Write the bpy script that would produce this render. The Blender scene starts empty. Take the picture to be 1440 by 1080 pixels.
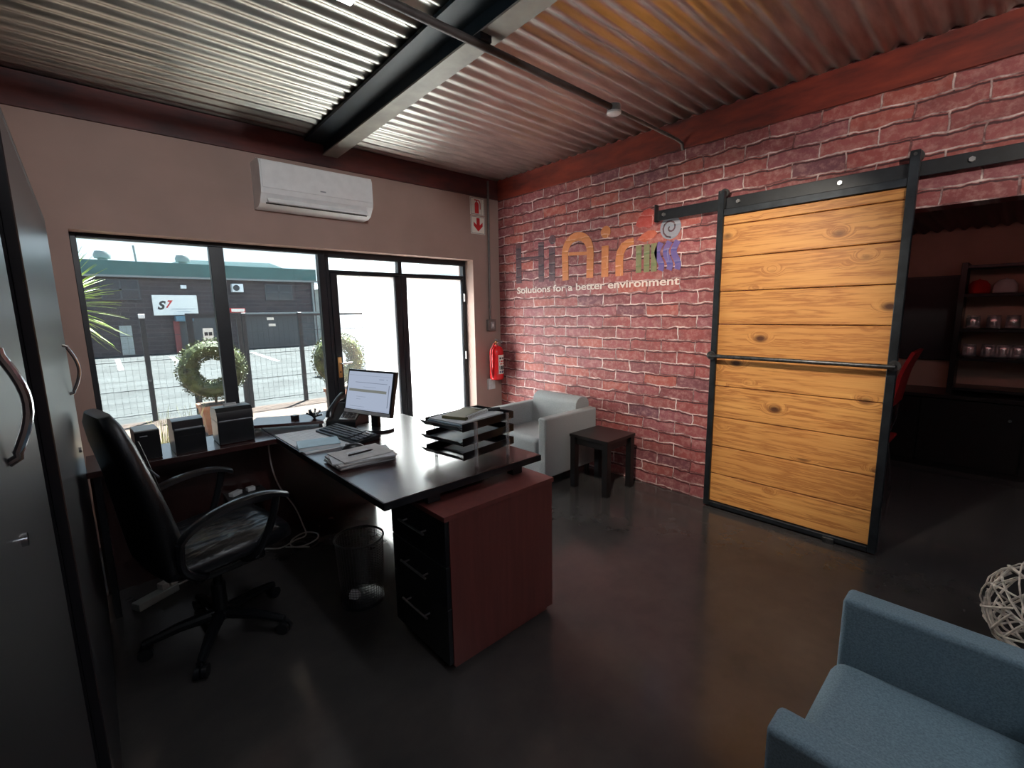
import bpy, bmesh, math, random
from mathutils import Vector, Matrix
S = bpy.context.scene
COL = S.collection
R = math.radians
PI = math.pi
random.seed(7)

# ------------------------------------------------------------------ colour / materials
def lin(c):
    return tuple((v/255/12.92 if v/255 <= .04045 else ((v/255+.055)/1.055)**2.4) for v in c)

class NT:
    def __init__(s, name):
        m = bpy.data.materials.get(name) or bpy.data.materials.new(name)
        m.use_nodes = True
        s.m = m; s.t = m.node_tree; s.t.nodes.clear()
        s.out = s.n('ShaderNodeOutputMaterial')
    def n(s, t, **kw):
        x = s.t.nodes.new(t)
        for k, v in kw.items():
            if k.startswith('i_'):
                x.inputs[k[2:].replace('_', ' ')].default_value = v
            else:
                setattr(x, k, v)
        return x
    def l(s, a, b): s.t.links.new(a, b)
    def bsdf(s, rgb=None, rough=.5, metal=0., spec=.5, **kw):
        p = s.n('ShaderNodeBsdfPrincipled')
        if rgb is not None: p.inputs['Base Color'].default_value = (*lin(rgb), 1)
        p.inputs['Roughness'].default_value = rough
        p.inputs['Metallic'].default_value = metal
        p.inputs['Specular IOR Level'].default_value = spec
        for k, v in kw.items(): p.inputs[k.replace('_', ' ')].default_value = v
        s.l(p.outputs[0], s.out.inputs[0])
        return p
    def coord(s, scale=(1, 1, 1), kind='Object'):
        c = s.n('ShaderNodeTexCoord'); mp = s.n('ShaderNodeMapping')
        mp.inputs['Scale'].default_value = scale
        s.l(c.outputs[kind], mp.inputs[0]); return mp.outputs[0]
    def noise(s, vec, scale, detail=4, rough=.55):
        x = s.n('ShaderNodeTexNoise'); x.inputs['Scale'].default_value = scale
        x.inputs['Detail'].default_value = detail; x.inputs['Roughness'].default_value = rough
        s.l(vec, x.inputs['Vector']); return x.outputs['Fac']
    def ramp(s, fac, stops):
        r = s.n('ShaderNodeValToRGB'); e = r.color_ramp.elements
        while len(e) < len(stops): e.new(.5)
        for k, (p, c) in enumerate(stops):
            e[k].position = p; e[k].color = (*lin(c), 1) if isinstance(c, tuple) else (c, c, c, 1)
        s.l(fac, r.inputs[0]); return r.outputs[0]
    def mix(s, fac, a, b, mode='MIX'):
        x = s.n('ShaderNodeMix'); x.data_type = 'RGBA'; x.blend_type = mode
        for sock, v in ((x.inputs[0], fac), (x.inputs[6], a), (x.inputs[7], b)):
            if isinstance(v, (int, float)): sock.default_value = v if sock == x.inputs[0] else (v, v, v, 1)
            elif isinstance(v, tuple): sock.default_value = (*lin(v), 1)
            else: s.l(v, sock)
        return x.outputs[2]
    def bump(s, p, h, strength=.3, dist=.01):
        b = s.n('ShaderNodeBump'); b.inputs['Strength'].default_value = strength; b.inputs['Distance'].default_value = dist
        s.l(h, b.inputs['Height']); s.l(b.outputs[0], p.inputs['Normal'])

def mat(name, rgb, rough=.5, metal=0., spec=.5, var=.12, nscale=18, bump=0., stretch=(1, 1, 1), **kw):
    t = NT(name); p = t.bsdf(rgb, rough, metal, spec, **kw)
    f = t.noise(t.coord(stretch), nscale)
    d = tuple(max(0, c*(1-var)) for c in rgb); u = tuple(min(255, c*(1+var)) for c in rgb)
    t.l(t.ramp(f, [(.3, d), (.7, u)]), p.inputs['Base Color'])
    if bump: t.bump(p, f, bump)
    return t.m

MT = {}
MT['wall'] = mat('wall_paint', (162, 136, 126), .7, var=.03, nscale=3, bump=.04)
MT['annex_wall'] = mat('annex_paint', (178, 152, 136), .75, var=.04, nscale=3)
MT['black_metal'] = mat('black_powder_coat', (26, 29, 33), .38, .0, .5, var=.2)
MT['frame_metal'] = mat('dark_aluminium', (22, 27, 33), .4, .0, .5, var=.15)
MT['raw_steel'] = mat('raw_steel', (78, 78, 78), .42, .85, var=.3, nscale=30)
MT['door_steel'] = mat('painted_steel', (44, 48, 52), .4, .6, var=.25, nscale=12)
MT['chrome'] = mat('chrome', (205, 208, 212), .16, 1., var=.04)
MT['brass'] = mat('brass', (214, 160, 104), .35, .7, var=.06)
MT['zinc'] = mat('zinc_bolt', (200, 200, 200), .3, 1., var=.1)
MT['conduit'] = mat('conduit_paint', (104, 96, 92), .5, .2, var=.1)
MT['dark_conduit'] = mat('dark_conduit_paint', (64, 58, 56), .45, .4, var=.12)
MT['beam'] = mat('beam_paint', (20, 36, 44), .5, .0, .4, var=.15, nscale=6)
MT['beam_flange'] = mat('beam_flange_lit', (150, 148, 138), .5, .1, var=.08, nscale=7)  # pale tone carries the bounce light on the flange underside
MT['white_plastic'] = mat('white_plastic', (226, 228, 228), .35, var=.02)
MT['grey_plastic'] = mat('grey_plastic', (150, 152, 152), .4, var=.04)
MT['dark_slot'] = mat('dark_slot', (34, 34, 36), .6, var=.1)
MT['black_plastic'] = mat('black_plastic', (22, 24, 27), .28, var=.15)
MT['key_plastic'] = mat('key_plastic', (52, 58, 64), .45, var=.1)
MT['phone_keys'] = mat('phone_keys', (222, 232, 236), .2, var=.03)
MT['red_paint'] = mat('red_enamel', (206, 30, 34), .25, var=.05)
MT['red_plastic'] = mat('red_plastic', (150, 28, 32), .4, var=.08)
MT['sign_white'] = mat('sign_white', (232, 228, 216), .5, var=.02)
MT['sign_red'] = mat('sign_red', (196, 40, 42), .5, var=.04)
MT['dull_red'] = mat('dull_red', (112, 50, 52), .6, var=.05)
MT['ink_black'] = mat('ink_black', (34, 34, 38), .6, var=.05)
MT['ink_blue'] = mat('ink_blue', (52, 62, 96), .6, var=.05)
MT['ink_grey'] = mat('ink_grey', (140, 146, 152), .6, var=.05)
MT['paper'] = mat('paper', (212, 217, 220), .7, var=.03, nscale=30)
MT['paper_cream'] = mat('paper_cream', (202, 202, 200), .7, var=.05, nscale=30)
MT['olive_cover'] = mat('olive_cover', (96, 92, 62), .6, var=.06)
MT['book_cover'] = mat('book_cover', (150, 178, 190), .45, var=.05)
MT['clear_plastic'] = None
MT['grey_fabric'] = mat('grey_fabric', (146, 149, 150), .9, .0, .2, var=.1, nscale=220, bump=.15)
MT['cool_lit_fabric'] = mat('grey_fabric_cool_light', (114, 135, 146), .9, .0, .2, var=.1, nscale=220, bump=.15)  # grey fabric with bluish window light mixed into its colour
MT['black_leather'] = mat('black_leather', (22, 24, 27), .36, .0, .55, var=.15, nscale=90, bump=.12)
MT['black_wood'] = mat('black_wood', (20, 18, 18), .32, .0, .5, var=.2, nscale=20, stretch=(1, 8, 8))
MT['twig'] = mat('twig', (190, 180, 168), .75, var=.25, nscale=30)
MT['cable_white'] = mat('cable_white', (190, 188, 182), .5, var=.05)
MT['asphalt'] = mat('asphalt', (50, 52, 52), .9, .0, .2, var=.18, nscale=1.2)
MT['patio'] = mat('patio_paving', (74, 60, 52), .8, .0, .3, var=.08, nscale=2)
MT['road_paint'] = mat('road_paint', (232, 234, 232), .8, var=.04)
MT['planter'] = mat('terracotta', (150, 100, 72), .75, var=.08, nscale=8)
MT['soil'] = mat('soil', (60, 46, 36), .9, var=.2)
MT['leaf'] = mat('box_leaf', (62, 68, 36), .5, .0, .4, var=.45, nscale=9)
MT['yucca'] = mat('yucca_leaf', (128, 148, 74), .45, var=.3, nscale=7)
MT['bark'] = mat('bark', (92, 74, 56), .9, var=.25)
MT['dry_grass'] = mat('dry_grass', (150, 148, 100), .8, var=.25)
MT['fence'] = mat('fence_paint', (40, 44, 48), .5, .2, var=.1)
MT['green_fascia'] = mat('green_fascia', (58, 92, 90), .6, var=.06, nscale=2)
MT['gutter'] = mat('gutter', (120, 124, 124), .5, var=.05)
MT['glass_dark'] = mat('dark_glazing', (30, 38, 46), .15, var=.1)
MT['pale_roof'] = mat('pale_roof', (170, 172, 172), .6, var=.05)
MT['white_render'] = mat('white_render', (238, 236, 230), .8, var=.02)
MT['grey_door'] = mat('grey_door', (60, 64, 68), .6, var=.08)
MT['pale_panel'] = mat('pale_panel', (150, 154, 150), .6, var=.04)
MT['board'] = mat('board_blue', (16, 20, 28), .5, var=.1)
MT['cap_white'] = mat('cap_white', (212, 212, 210), .8, var=.04)
MT['cap_red'] = mat('cap_red', (176, 32, 26), .8, var=.06)
MT['trunk_teal'] = mat('dull_blue_plastic', (70, 110, 130), .4, var=.08)

def seat_leather():
    t = NT('creased_leather'); p = t.bsdf((24, 27, 31), .3, spec=.6)
    f = t.noise(t.coord((1, 2.2, 1)), 7, 3, .5); t.bump(p, f, .6, .03); return t.m
MT['creased_leather'] = seat_leather()
def wood_mat(name, a, b, rough, axis, spec=.5, scale=1.):
    t = NT(name); p = t.bsdf(a, rough, spec=spec)
    sc = [14, 14, 14]; sc[axis] = .9
    f = t.noise(t.coord(tuple(v*scale for v in sc)), 2.2, 6, .65)
    t.l(t.ramp(f, [(.3, a), (.7, b)]), p.inputs['Base Color']); return t.m
MT['desk_wood'] = wood_mat('mahogany_dark', (42, 20, 19), (56, 26, 24), .24, 1, 1.)
MT['ped_wood'] = wood_mat('mahogany_red', (100, 56, 53), (118, 66, 61), .3, 2)
MT['cab_wood'] = wood_mat('wenge', (26, 26, 30), (36, 36, 40), .3, 2, .6)
MT['drawer_black'] = wood_mat('black_drawer', (18, 20, 23), (24, 26, 30), .35, 1)

def clear_mat():
    t = NT('clear_acrylic')
    tr = t.n('ShaderNodeBsdfTransparent'); gl = t.n('ShaderNodeBsdfGlossy'); gl.inputs['Roughness'].default_value = .08
    df = t.n('ShaderNodeBsdfDiffuse'); df.inputs[0].default_value = (.8, .85, .86, 1)
    m1 = t.n('ShaderNodeMixShader'); m1.inputs[0].default_value = .35; t.l(tr.outputs[0], m1.inputs[1]); t.l(gl.outputs[0], m1.inputs[2])
    m2 = t.n('ShaderNodeMixShader'); m2.inputs[0].default_value = .15; t.l(m1.outputs[0], m2.inputs[1]); t.l(df.outputs[0], m2.inputs[2])
    t.l(m2.outputs[0], t.out.inputs[0]); return t.m
MT['clear_plastic'] = clear_mat()

def glass_mat(name, haze, tint=(.93, .97, .97), gloss=.05):
    """clear pane; film = share of the surface that scatters sunlight, an added milky glow for the glare"""
    t = NT(name)
    tr = t.n('ShaderNodeBsdfTransparent'); tr.inputs[0].default_value = (*tint, 1)
    gl = t.n('ShaderNodeBsdfGlossy'); gl.inputs['Roughness'].default_value = .02
    tl = t.n('ShaderNodeBsdfTranslucent'); tl.inputs[0].default_value = (.95, .97, 1, 1)
    m0 = t.n('ShaderNodeMixShader'); m0.inputs[0].default_value = haze
    t.l(tr.outputs[0], m0.inputs[1]); t.l(tl.outputs[0], m0.inputs[2])
    m1 = t.n('ShaderNodeMixShader'); m1.inputs[0].default_value = gloss
    t.l(m0.outputs[0], m1.inputs[1]); t.l(gl.outputs[0], m1.inputs[2])
    t.l(m1.outputs[0], t.out.inputs[0]); return t.m
MT['glass_clear'] = glass_mat('glass_clear', .006)
MT['glass_tint'] = glass_mat('dimmed_glass', .007, (.60, .645, .66))  # tint added to dim the daylight and view through these panes
MT['haze'] = glass_mat('glow_sheet', .95, (1, 1, 1), .0)  # added sheet that glows in the sun, for the glare and room light
MT['jar_glass'] = clear_mat()

def ceiling_mat():
    t = NT('galvanised_sheet'); p = t.bsdf((190, 194, 190), .3, 1.)
    f = t.noise(t.coord((1.2, 9, 1)), 3, 5)
    t.l(t.ramp(f, [(.3, (168, 168, 162)), (.7, (208, 206, 198))]), p.inputs['Base Color'])
    t.l(t.ramp(f, [(.3, .3), (.7, .42)]), p.inputs['Roughness'])
    return t.m
MT['corrugated'] = ceiling_mat()

def floor_mat():
    t = NT('polished_concrete'); p = t.bsdf((40, 36, 34), .25, spec=.5)
    v = t.coord((1, 1, 1)); f = t.noise(v, 1.1, 8, .65); g = t.noise(v, 7, 6, .6)
    c = t.mix(.45, t.ramp(f, [(.3, (56, 54, 54)), (.55, (64, 61, 60)), (.75, (74, 70, 68))]), t.ramp(g, [(.35, (54, 53, 53)), (.7, (72, 68, 66))]))
    t.l(c, p.inputs['Base Color'])
    t.l(t.ramp(g, [(.35, .13), (.7, .2)]), p.inputs['Roughness'])
    return t.m
MT['floor'] = floor_mat()

def trim_mat():
    t = NT('rust_red_trim'); p = t.bsdf((120, 44, 30), .55)
    f = t.noise(t.coord((1, .7, 3)), 2.4, 6, .6)
    t.l(t.ramp(f, [(.32, (58, 26, 26)), (.5, (118, 42, 30)), (.72, (150, 58, 36))]), p.inputs['Base Color']); t.bump(p, f, .1); return t.m
MT['trim'] = trim_mat()
def trim_mat2():
    t = NT('dark_red_trim'); p = t.bsdf((90, 36, 32), .55)
    f = t.noise(t.coord((.8, 1, 3)), 2.4, 6, .6)
    t.l(t.ramp(f, [(.35, (56, 28, 30)), (.65, (104, 42, 36))]), p.inputs['Base Color']); t.bump(p, f, .1); return t.m
MT['trim_dark'] = trim_mat2()

def brick_color(t, row=.0925, width=.283, axis_y=True):
    """printed brick wall; returns colour and height sockets (u along the wall, v up)"""
    c = t.n('ShaderNodeTexCoord'); sp = t.n('ShaderNodeSeparateXYZ'); t.l(c.outputs['Object'], sp.inputs[0])
    cb = t.n('ShaderNodeCombineXYZ')
    neg = t.n('ShaderNodeMath', operation='MULTIPLY'); neg.inputs[1].default_value = -1 if axis_y else 1
    t.l(sp.outputs['Y' if axis_y else 'X'], neg.inputs[0]); t.l(neg.outputs[0], cb.inputs[0]); t.l(sp.outputs['Z'], cb.inputs[1])
    nz = t.n('ShaderNodeTexNoise'); nz.inputs['Scale'].default_value = 9; nz.inputs['Detail'].default_value = 5; t.l(cb.outputs[0], nz.inputs['Vector'])
    sub = t.n('ShaderNodeVectorMath', operation='SUBTRACT'); t.l(nz.outputs['Color'], sub.inputs[0]); sub.inputs[1].default_value = (.5, .5, .5)
    scl = t.n('ShaderNodeVectorMath', operation='SCALE'); t.l(sub.outputs[0], scl.inputs[0]); scl.inputs['Scale'].default_value = .045
    add = t.n('ShaderNodeVectorMath', operation='ADD'); t.l(cb.outputs[0], add.inputs[0]); t.l(scl.outputs[0], add.inputs[1])
    off = t.n('ShaderNodeVectorMath', operation='ADD'); t.l(add.outputs[0], off.inputs[0]); off.inputs[1].default_value = (.05, row-.014+.001, 0)
    def br(mort, smooth, vec):
        b = t.n('ShaderNodeTexBrick'); b.inputs['Scale'].default_value = 1; b.inputs['Brick Width'].default_value = width
        b.inputs['Row Height'].default_value = row; b.inputs['Mortar Size'].default_value = mort; b.inputs['Mortar Smooth'].default_value = smooth
        b.inputs['Color1'].default_value = (0, 0, 0, 1); b.inputs['Color2'].default_value = (1, 1, 1, 1); b.inputs['Mortar'].default_value = (.5, .5, .5, 1)
        t.l(vec, b.inputs['Vector']); return b
    b1 = br(.006, .7, off.outputs[0])
    sh = t.n('ShaderNodeVectorMath', operation='ADD'); t.l(off.outputs[0], sh.inputs[0]); sh.inputs[1].default_value = (0, .013, 0)
    b2 = br(.007, .6, sh.outputs[0])
    brickc = t.ramp(b1.outputs['Color'], [(0., (126, 68, 72)), (.35, (156, 80, 76)), (.6, (146, 84, 90)), (.8, (170, 88, 76)), (1., (112, 70, 80))])
    blot = t.noise(cb.outputs[0], 22, 8, .7)
    brickc = t.mix(t.ramp(blot, [(.46, 0.), (.72, .65)]), brickc, (204, 154, 148))
    blot2 = t.noise(cb.outputs[0], 5, 5, .6)
    brickc = t.mix(t.ramp(blot2, [(.52, 0.), (.75, .6)]), brickc, (100, 54, 56))
    # dark joint under each course with a pale mortar smear on top of it
    dark = t.mix(b2.outputs['Fac'], brickc, (78, 44, 46))
    sm = t.noise(cb.outputs[0], 7, 4, .6)
    pale = t.mix(t.ramp(sm, [(.4, 0.), (.62, 1.)]), (112, 66, 66), (236, 214, 208))
    col = t.mix(b1.outputs['Fac'], dark, pale)
    hgt = t.mix(b1.outputs['Fac'], 1., 0.)
    return col, hgt
def brick_mat(name, paint=None, cover=.6):
    t = NT(name); p = t.bsdf((140, 60, 60), .55, spec=.35)
    col, h = brick_color(t)
    if paint: col = t.mix(cover, col, paint)
    t.l(col, p.inputs['Base Color']); t.bump(p, h, .25, .006); return t.m
MT['brick'] = brick_mat('brick_print')
for k, c, cv in (('slate', (52, 56, 66), .72), ('orange', (226, 142, 76), .66), ('flame', (196, 66, 52), .6), ('flame_orange', (214, 104, 62), .6),
                 ('green', (112, 132, 88), .75), ('blue', (84, 92, 160), .75), ('steel', (148, 158, 168), .8), ('cream', (236, 222, 212), .85)):
    MT['logo_'+k] = brick_mat('logo_paint_'+k, c, cv)

def out_brick():
    t = NT('street_brick'); p = t.bsdf((70, 56, 52), .85, spec=.2)
    c = t.coord((1, 1, 1)); b = t.n('ShaderNodeTexBrick'); b.inputs['Scale'].default_value = 1
    mp = t.n('ShaderNodeMapping'); mp.inputs['Rotation'].default_value = (R(90), 0, 0); t.l(c, mp.inputs[0]); t.l(mp.outputs[0], b.inputs['Vector'])
    b.inputs['Brick Width'].default_value = .5; b.inputs['Row Height'].default_value = .17; b.inputs['Mortar Size'].default_value = .012
    b.inputs['Color1'].default_value = (*lin((74, 67, 68)), 1); b.inputs['Color2'].default_value = (*lin((60, 57, 61)), 1); b.inputs['Mortar'].default_value = (*lin((86, 82, 82)), 1)
    t.l(b.outputs[0], p.inputs['Base Color']); return t.m
MT['street_brick'] = out_brick()

def plank_mat():
    t = NT('pine_planks'); p = t.bsdf((190, 132, 76), .5, spec=.4)
    v0 = t.n('ShaderNodeTexCoord').outputs['Object']
    sp = t.n('ShaderNodeSeparateXYZ'); t.l(v0, sp.inputs[0])
    k = t.n('ShaderNodeMath', operation='MULTIPLY_ADD'); t.l(sp.outputs['Z'], k.inputs[0]); k.inputs[1].default_value = 1/.2215; k.inputs[2].default_value = .81
    fl = t.n('ShaderNodeMath', operation='FLOOR'); t.l(k.outputs[0], fl.inputs[0])
    wn = t.n('ShaderNodeTexWhiteNoise'); wn.noise_dimensions = '1D'; t.l(fl.outputs[0], wn.inputs['W'])
    # grain, shifted plank by plank
    sh = t.n('ShaderNodeVectorMath', operation='MULTIPLY_ADD'); t.l(wn.outputs['Color'], sh.inputs[0]); sh.inputs[1].default_value = (3, 7, 0); t.l(v0, sh.inputs[2])
    kn = t.n('ShaderNodeTexVoronoi'); kn.feature = 'F1'; kn.inputs['Scale'].default_value = 1
    mk = t.n('ShaderNodeMapping'); mk.inputs['Scale'].default_value = (.01, 3.1, 5.2); t.l(sh.outputs[0], mk.inputs[0]); t.l(mk.outputs[0], kn.inputs['Vector'])
    mp = t.n('ShaderNodeMapping'); mp.inputs['Scale'].default_value = (1, 1.1, 18); t.l(sh.outputs[0], mp.inputs[0])
    # rings bend round the knots
    kd = t.ramp(kn.outputs['Distance'], [(0., 1.), (.28, 0.)])
    wv = t.n('ShaderNodeVectorMath', operation='MULTIPLY_ADD'); t.l(kd, wv.inputs[0]); wv.inputs[1].default_value = (0, .2, 2.2); t.l(mp.outputs[0], wv.inputs[2])
    g = t.noise(wv.outputs[0], 1.7, 5, .6)
    fine = t.n('ShaderNodeMapping'); fine.inputs['Scale'].default_value = (1, 3, 120); t.l(sh.outputs[0], fine.inputs[0])
    f2 = t.noise(fine.outputs[0], 1.2, 3, .5)
    c = t.ramp(g, [(.3, (226, 164, 92)), (.48, (214, 148, 78)), (.56, (160, 92, 42)), (.62, (216, 152, 82)), (.8, (200, 130, 66))])
    c = t.mix(.22, c, t.ramp(f2, [(.35, (176, 114, 62)), (.65, (232, 180, 112))]))
    c = t.mix(t.ramp(wn.outputs['Value'], [(0., 0.), (1., .3)]), c, (184, 120, 64))
    c = t.mix(t.ramp(kn.outputs['Distance'], [(.055, .95), (.1, .6), (.16, 0.)]), c, (74, 38, 22))
    t.l(c, p.inputs['Base Color']); t.bump(p, f2, .12, .004); return t.m
MT['planks'] = plank_mat()

def emit(name, rgb, strength, base=(20, 22, 26)):
    t = NT(name); p = t.bsdf(base, .25); p.inputs['Emission Color'].default_value = (*lin(rgb), 1); p.inputs['Emission Strength'].default_value = strength; return t.m
MT['screen'] = emit('screen_lit', (176, 188, 210), .85)
MT['screen_olive'] = emit('screen_olive', (134, 138, 132), .75)
MT['screen_line'] = emit('screen_line', (128, 138, 158), .75)

# ------------------------------------------------------------------ mesh builder
class MB:
    def __init__(s, world=False): s.bm = bmesh.new(); s.world = world; s.bev = False
    def box(s, x0, x1, y0, y1, z0, z1, bev=0., seg=2, mtx=None):
        m = Matrix.Translation(((x0+x1)/2, (y0+y1)/2, (z0+z1)/2)) @ Matrix.Diagonal((abs(x1-x0), abs(y1-y0), abs(z1-z0), 1))
        if mtx is not None: m = mtx @ m
        r = bmesh.ops.create_cube(s.bm, size=1, matrix=m)
        if bev:
            s.bev = True
            es = list({e for v in r['verts'] for e in v.link_edges})
            bmesh.ops.bevel(s.bm, geom=es, offset=bev, segments=seg, affect='EDGES', profile=.5)
        return s
    def obox(s, c, size, mtx=None, bev=0., seg=2):
        x, y, z = [v/2 for v in size]
        m = Matrix.Translation(c) @ (mtx if mtx is not None else Matrix())
        return s.box(-x, x, -y, y, -z, z, bev, seg, m)
    def tube(s, pts, r, seg=10, closed=False, cap=True):
        pts = [Vector(p) for p in pts]; n = len(pts); rings = []
        rs = r if isinstance(r, (list, tuple)) else [r]*n
        ref = None
        for i, p in enumerate(pts):
            if closed: d = pts[(i+1) % n]-pts[i-1]
            else: d = pts[min(i+1, n-1)]-pts[max(i-1, 0)]
            d.normalize()
            if ref is None:
                ref = Vector((0, 0, 1)) if abs(d.z) < .9 else Vector((1, 0, 0))
            a = ref - d*ref.dot(d)
            if a.length < 1e-6: a = d.orthogonal()
            a.normalize(); b = d.cross(a); ref = a
            rings.append([s.bm.verts.new(p+(a*math.cos(2*PI*k/seg)+b*math.sin(2*PI*k/seg))*rs[i]) for k in range(seg)])
        for i in range(n if closed else n-1):
            A, B = rings[i], rings[(i+1) % n]
            for k in range(seg): s.bm.faces.new((A[k], A[(k+1) % seg], B[(k+1) % seg], B[k]))
        if cap and not closed:
            s.bm.faces.new(rings[0][::-1]); s.bm.faces.new(rings[-1])
        return s
    def cyl(s, a, b, r, seg=20, r2=None): return s.tube([a, b], [r, r if r2 is None else r2], seg)
    def lathe(s, prof, c=(0, 0, 0), seg=28, mtx=None):
        m = Matrix.Translation(c) @ (mtx if mtx is not None else Matrix()); rings = []
        for r, z in prof:
            rings.append([s.bm.verts.new(m @ Vector((r*math.cos(2*PI*k/seg), r*math.sin(2*PI*k/seg), z))) for k in range(seg)] if r > 1e-6 else [s.bm.verts.new(m @ Vector((0, 0, z)))])
        for A, B in zip(rings, rings[1:]):
            if len(A) == 1 and len(B) == 1: continue
            for k in range(seg):
                k2 = (k+1) % seg
                if len(A) == 1: s.bm.faces.new((A[0], B[k2], B[k]))
                elif len(B) == 1: s.bm.faces.new((A[k], A[k2], B[0]))
                else: s.bm.faces.new((A[k], A[k2], B[k2], B[k]))
        return s
    def prism(s, poly, h0, h1, axes='xyz', mtx=None):
        """poly in the first two axes, extruded along the third from h0 to h1"""
        def put(u, v, h):
            d = dict(zip(axes, (u, v, h))); q = Vector((d['x'], d['y'], d['z']))
            return s.bm.verts.new(mtx @ q if mtx is not None else q)
        A = [put(u, v, h0) for u, v in poly]; B = [put(u, v, h1) for u, v in poly]; n = len(poly)
        s.bm.faces.new(A[::-1]); s.bm.faces.new(B)
        for i in range(n): s.bm.faces.new((A[i], A[(i+1) % n], B[(i+1) % n], B[i]))
        return s
    def ribbon(s, pts, w, h0, h1, mtx=None, closed=False):
        """flat stroke along a 2-D polyline, with thickness"""
        P = [Vector((a, b)) for a, b in pts]; n = len(P); ws = w if isinstance(w, (list, tuple)) else [w]*n
        L = []; Rr = []
        for i in range(n):
            d = (P[(i+1) % n]-P[i-1]) if closed else (P[min(i+1, n-1)]-P[max(i-1, 0)])
            d.normalize(); q = Vector((-d.y, d.x))*ws[i]/2
            L.append(P[i]+q); Rr.append(P[i]-q)
        def put(q, h):
            v = Vector((q.x, q.y, h)); return s.bm.verts.new(mtx @ v if mtx is not None else v)
        l0 = [put(q, h0) for q in L]; r0 = [put(q, h0) for q in Rr]; l1 = [put(q, h1) for q in L]; r1 = [put(q, h1) for q in Rr]
        for i in range(n if closed else n-1):
            j = (i+1) % n
            s.bm.faces.new((l1[i], r1[i], r1[j], l1[j])); s.bm.faces.new((l0[i], l0[j], r0[j], r0[i]))
            s.bm.faces.new((l0[i], l1[i], l1[j], l0[j])); s.bm.faces.new((r0[i], r0[j], r1[j], r1[i]))
        if not closed:
            s.bm.faces.new((l0[0], r0[0], r1[0], l1[0])); s.bm.faces.new((l0[-1], l1[-1], r1[-1], r0[-1]))
        return s
    def quad(s, a, b, c, d):
        s.bm.faces.new([s.bm.verts.new(Vector(p)) for p in (a, b, c, d)]); return s
    def ball(s, c, r, scale=(1, 1, 1), sub=3, mtx=None):
        m = Matrix.Translation(c) @ (mtx if mtx is not None else Matrix()) @ Matrix.Diagonal((r*scale[0], r*scale[1], r*scale[2], 1))
        bmesh.ops.create_icosphere(s.bm, subdivisions=sub, radius=1, matrix=m); return s
    def build(s, name, material, parent=None, smooth=True, angle=35, recalc=True):
        if recalc: bmesh.ops.recalc_face_normals(s.bm, faces=s.bm.faces)
        me = bpy.data.meshes.new(name)
        if s.world and parent is not None:
            s.bm.transform(ROOTM[parent.name].inverted())
        s.bm.to_mesh(me); s.bm.free()
        if smooth:
            for p in me.polygons: p.use_smooth = True
            me.set_sharp_from_angle(angle=R(angle))
        me.materials.append(MT[material] if isinstance(material, str) else material)
        o = bpy.data.objects.new(name, me); COL.objects.link(o)
        if smooth and s.bev:
            wn = o.modifiers.new('weighted_normals', 'WEIGHTED_NORMAL'); wn.mode = 'FACE_AREA'; wn.weight = 100; wn.keep_sharp = True
        if parent is not None:
            o.parent = parent; ROOTM[o.name] = ROOTM.get(parent.name, Matrix())
        return o
ROOTM = {}
def W(): return MB(world=True)
def tag(o, label=None, cat=None, group=None, kind=None):
    if label: o['label'] = label
    if cat: o['category'] = cat
    if group: o['group'] = group
    if kind: o['kind'] = kind
    return o
def thing(name, label, cat, loc=(0, 0, 0), rz=0, group=None, kind=None):
    o = bpy.data.objects.new(name, None); COL.objects.link(o)
    o.location = loc; o.rotation_euler = (0, 0, rz); o.empty_display_size = .1
    ROOTM[o.name] = Matrix.Translation(loc) @ Matrix.Rotation(rz, 4, 'Z')
    return tag(o, label, cat, group, kind)
def struct(o, label=None): o['kind'] = 'structure'; return tag(o, label)
def copy_tree(o, parent=None):
    c = o.copy(); COL.objects.link(c)
    if parent is not None: c.parent = parent
    for ch in list(o.children): copy_tree(ch, c)
    return c
def RZ(a): return Matrix.Rotation(a, 4, 'Z')
def arc(c, r, a0, a1, n=16, plane='xy', sx=1., sy=1.):
    out = []
    for i in range(n+1):
        a = a0+(a1-a0)*i/n; out.append((c[0]+r*sx*math.cos(a), c[1]+r*sy*math.sin(a)))
    return out
WALLM = Matrix(((0, 0, -1, 0), (-1, 0, 0, 0), (0, 1, 0, 0), (0, 0, 0, 1)))   # (u along brick wall, v up, w out of the wall) -> world
FRONTM = Matrix(((1, 0, 0, 0), (0, 0, -1, 0), (0, 1, 0, 0), (0, 0, 0, 1)))   # same for walls facing -y
def text_mesh(name, txt, size, m, material, parent=None, ext=.001, width=None, shear=0., bold=0.):
    cu = bpy.data.curves.new(name, 'FONT'); cu.body = txt; cu.size = size; cu.extrude = ext; cu.shear = shear; cu.offset = bold
    tmp = bpy.data.objects.new(name+'_curve', cu); COL.objects.link(tmp)
    dg = bpy.context.evaluated_depsgraph_get(); dg.update()
    me = bpy.data.meshes.new_from_object(tmp.evaluated_get(dg)); me.name = name
    bpy.data.objects.remove(tmp); bpy.data.curves.remove(cu)
    xs = [v.co.x for v in me.vertices]
    if width: me.transform(Matrix.Diagonal((width/(max(xs)-min(xs)), 1, 1, 1)) @ Matrix.Translation((-min(xs), 0, 0)))
    me.transform(m)
    if parent is not None: me.transform(ROOTM[parent.name].inverted())
    me.materials.clear(); me.materials.append(MT[material])
    o = bpy.data.objects.new(name, me); COL.objects.link(o)
    if parent is not None: o.parent = parent
    return o

# ------------------------------------------------------------------ the room
CEIL = 2.785; TRIMB = 2.6
XL, YB = -3.9, -6.2
fl = MB(); fl.box(XL-.1, 2.75, YB-.1, .3, -.15, 0); struct(fl.build('floor', 'floor', smooth=False), 'dark polished concrete floor')
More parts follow.
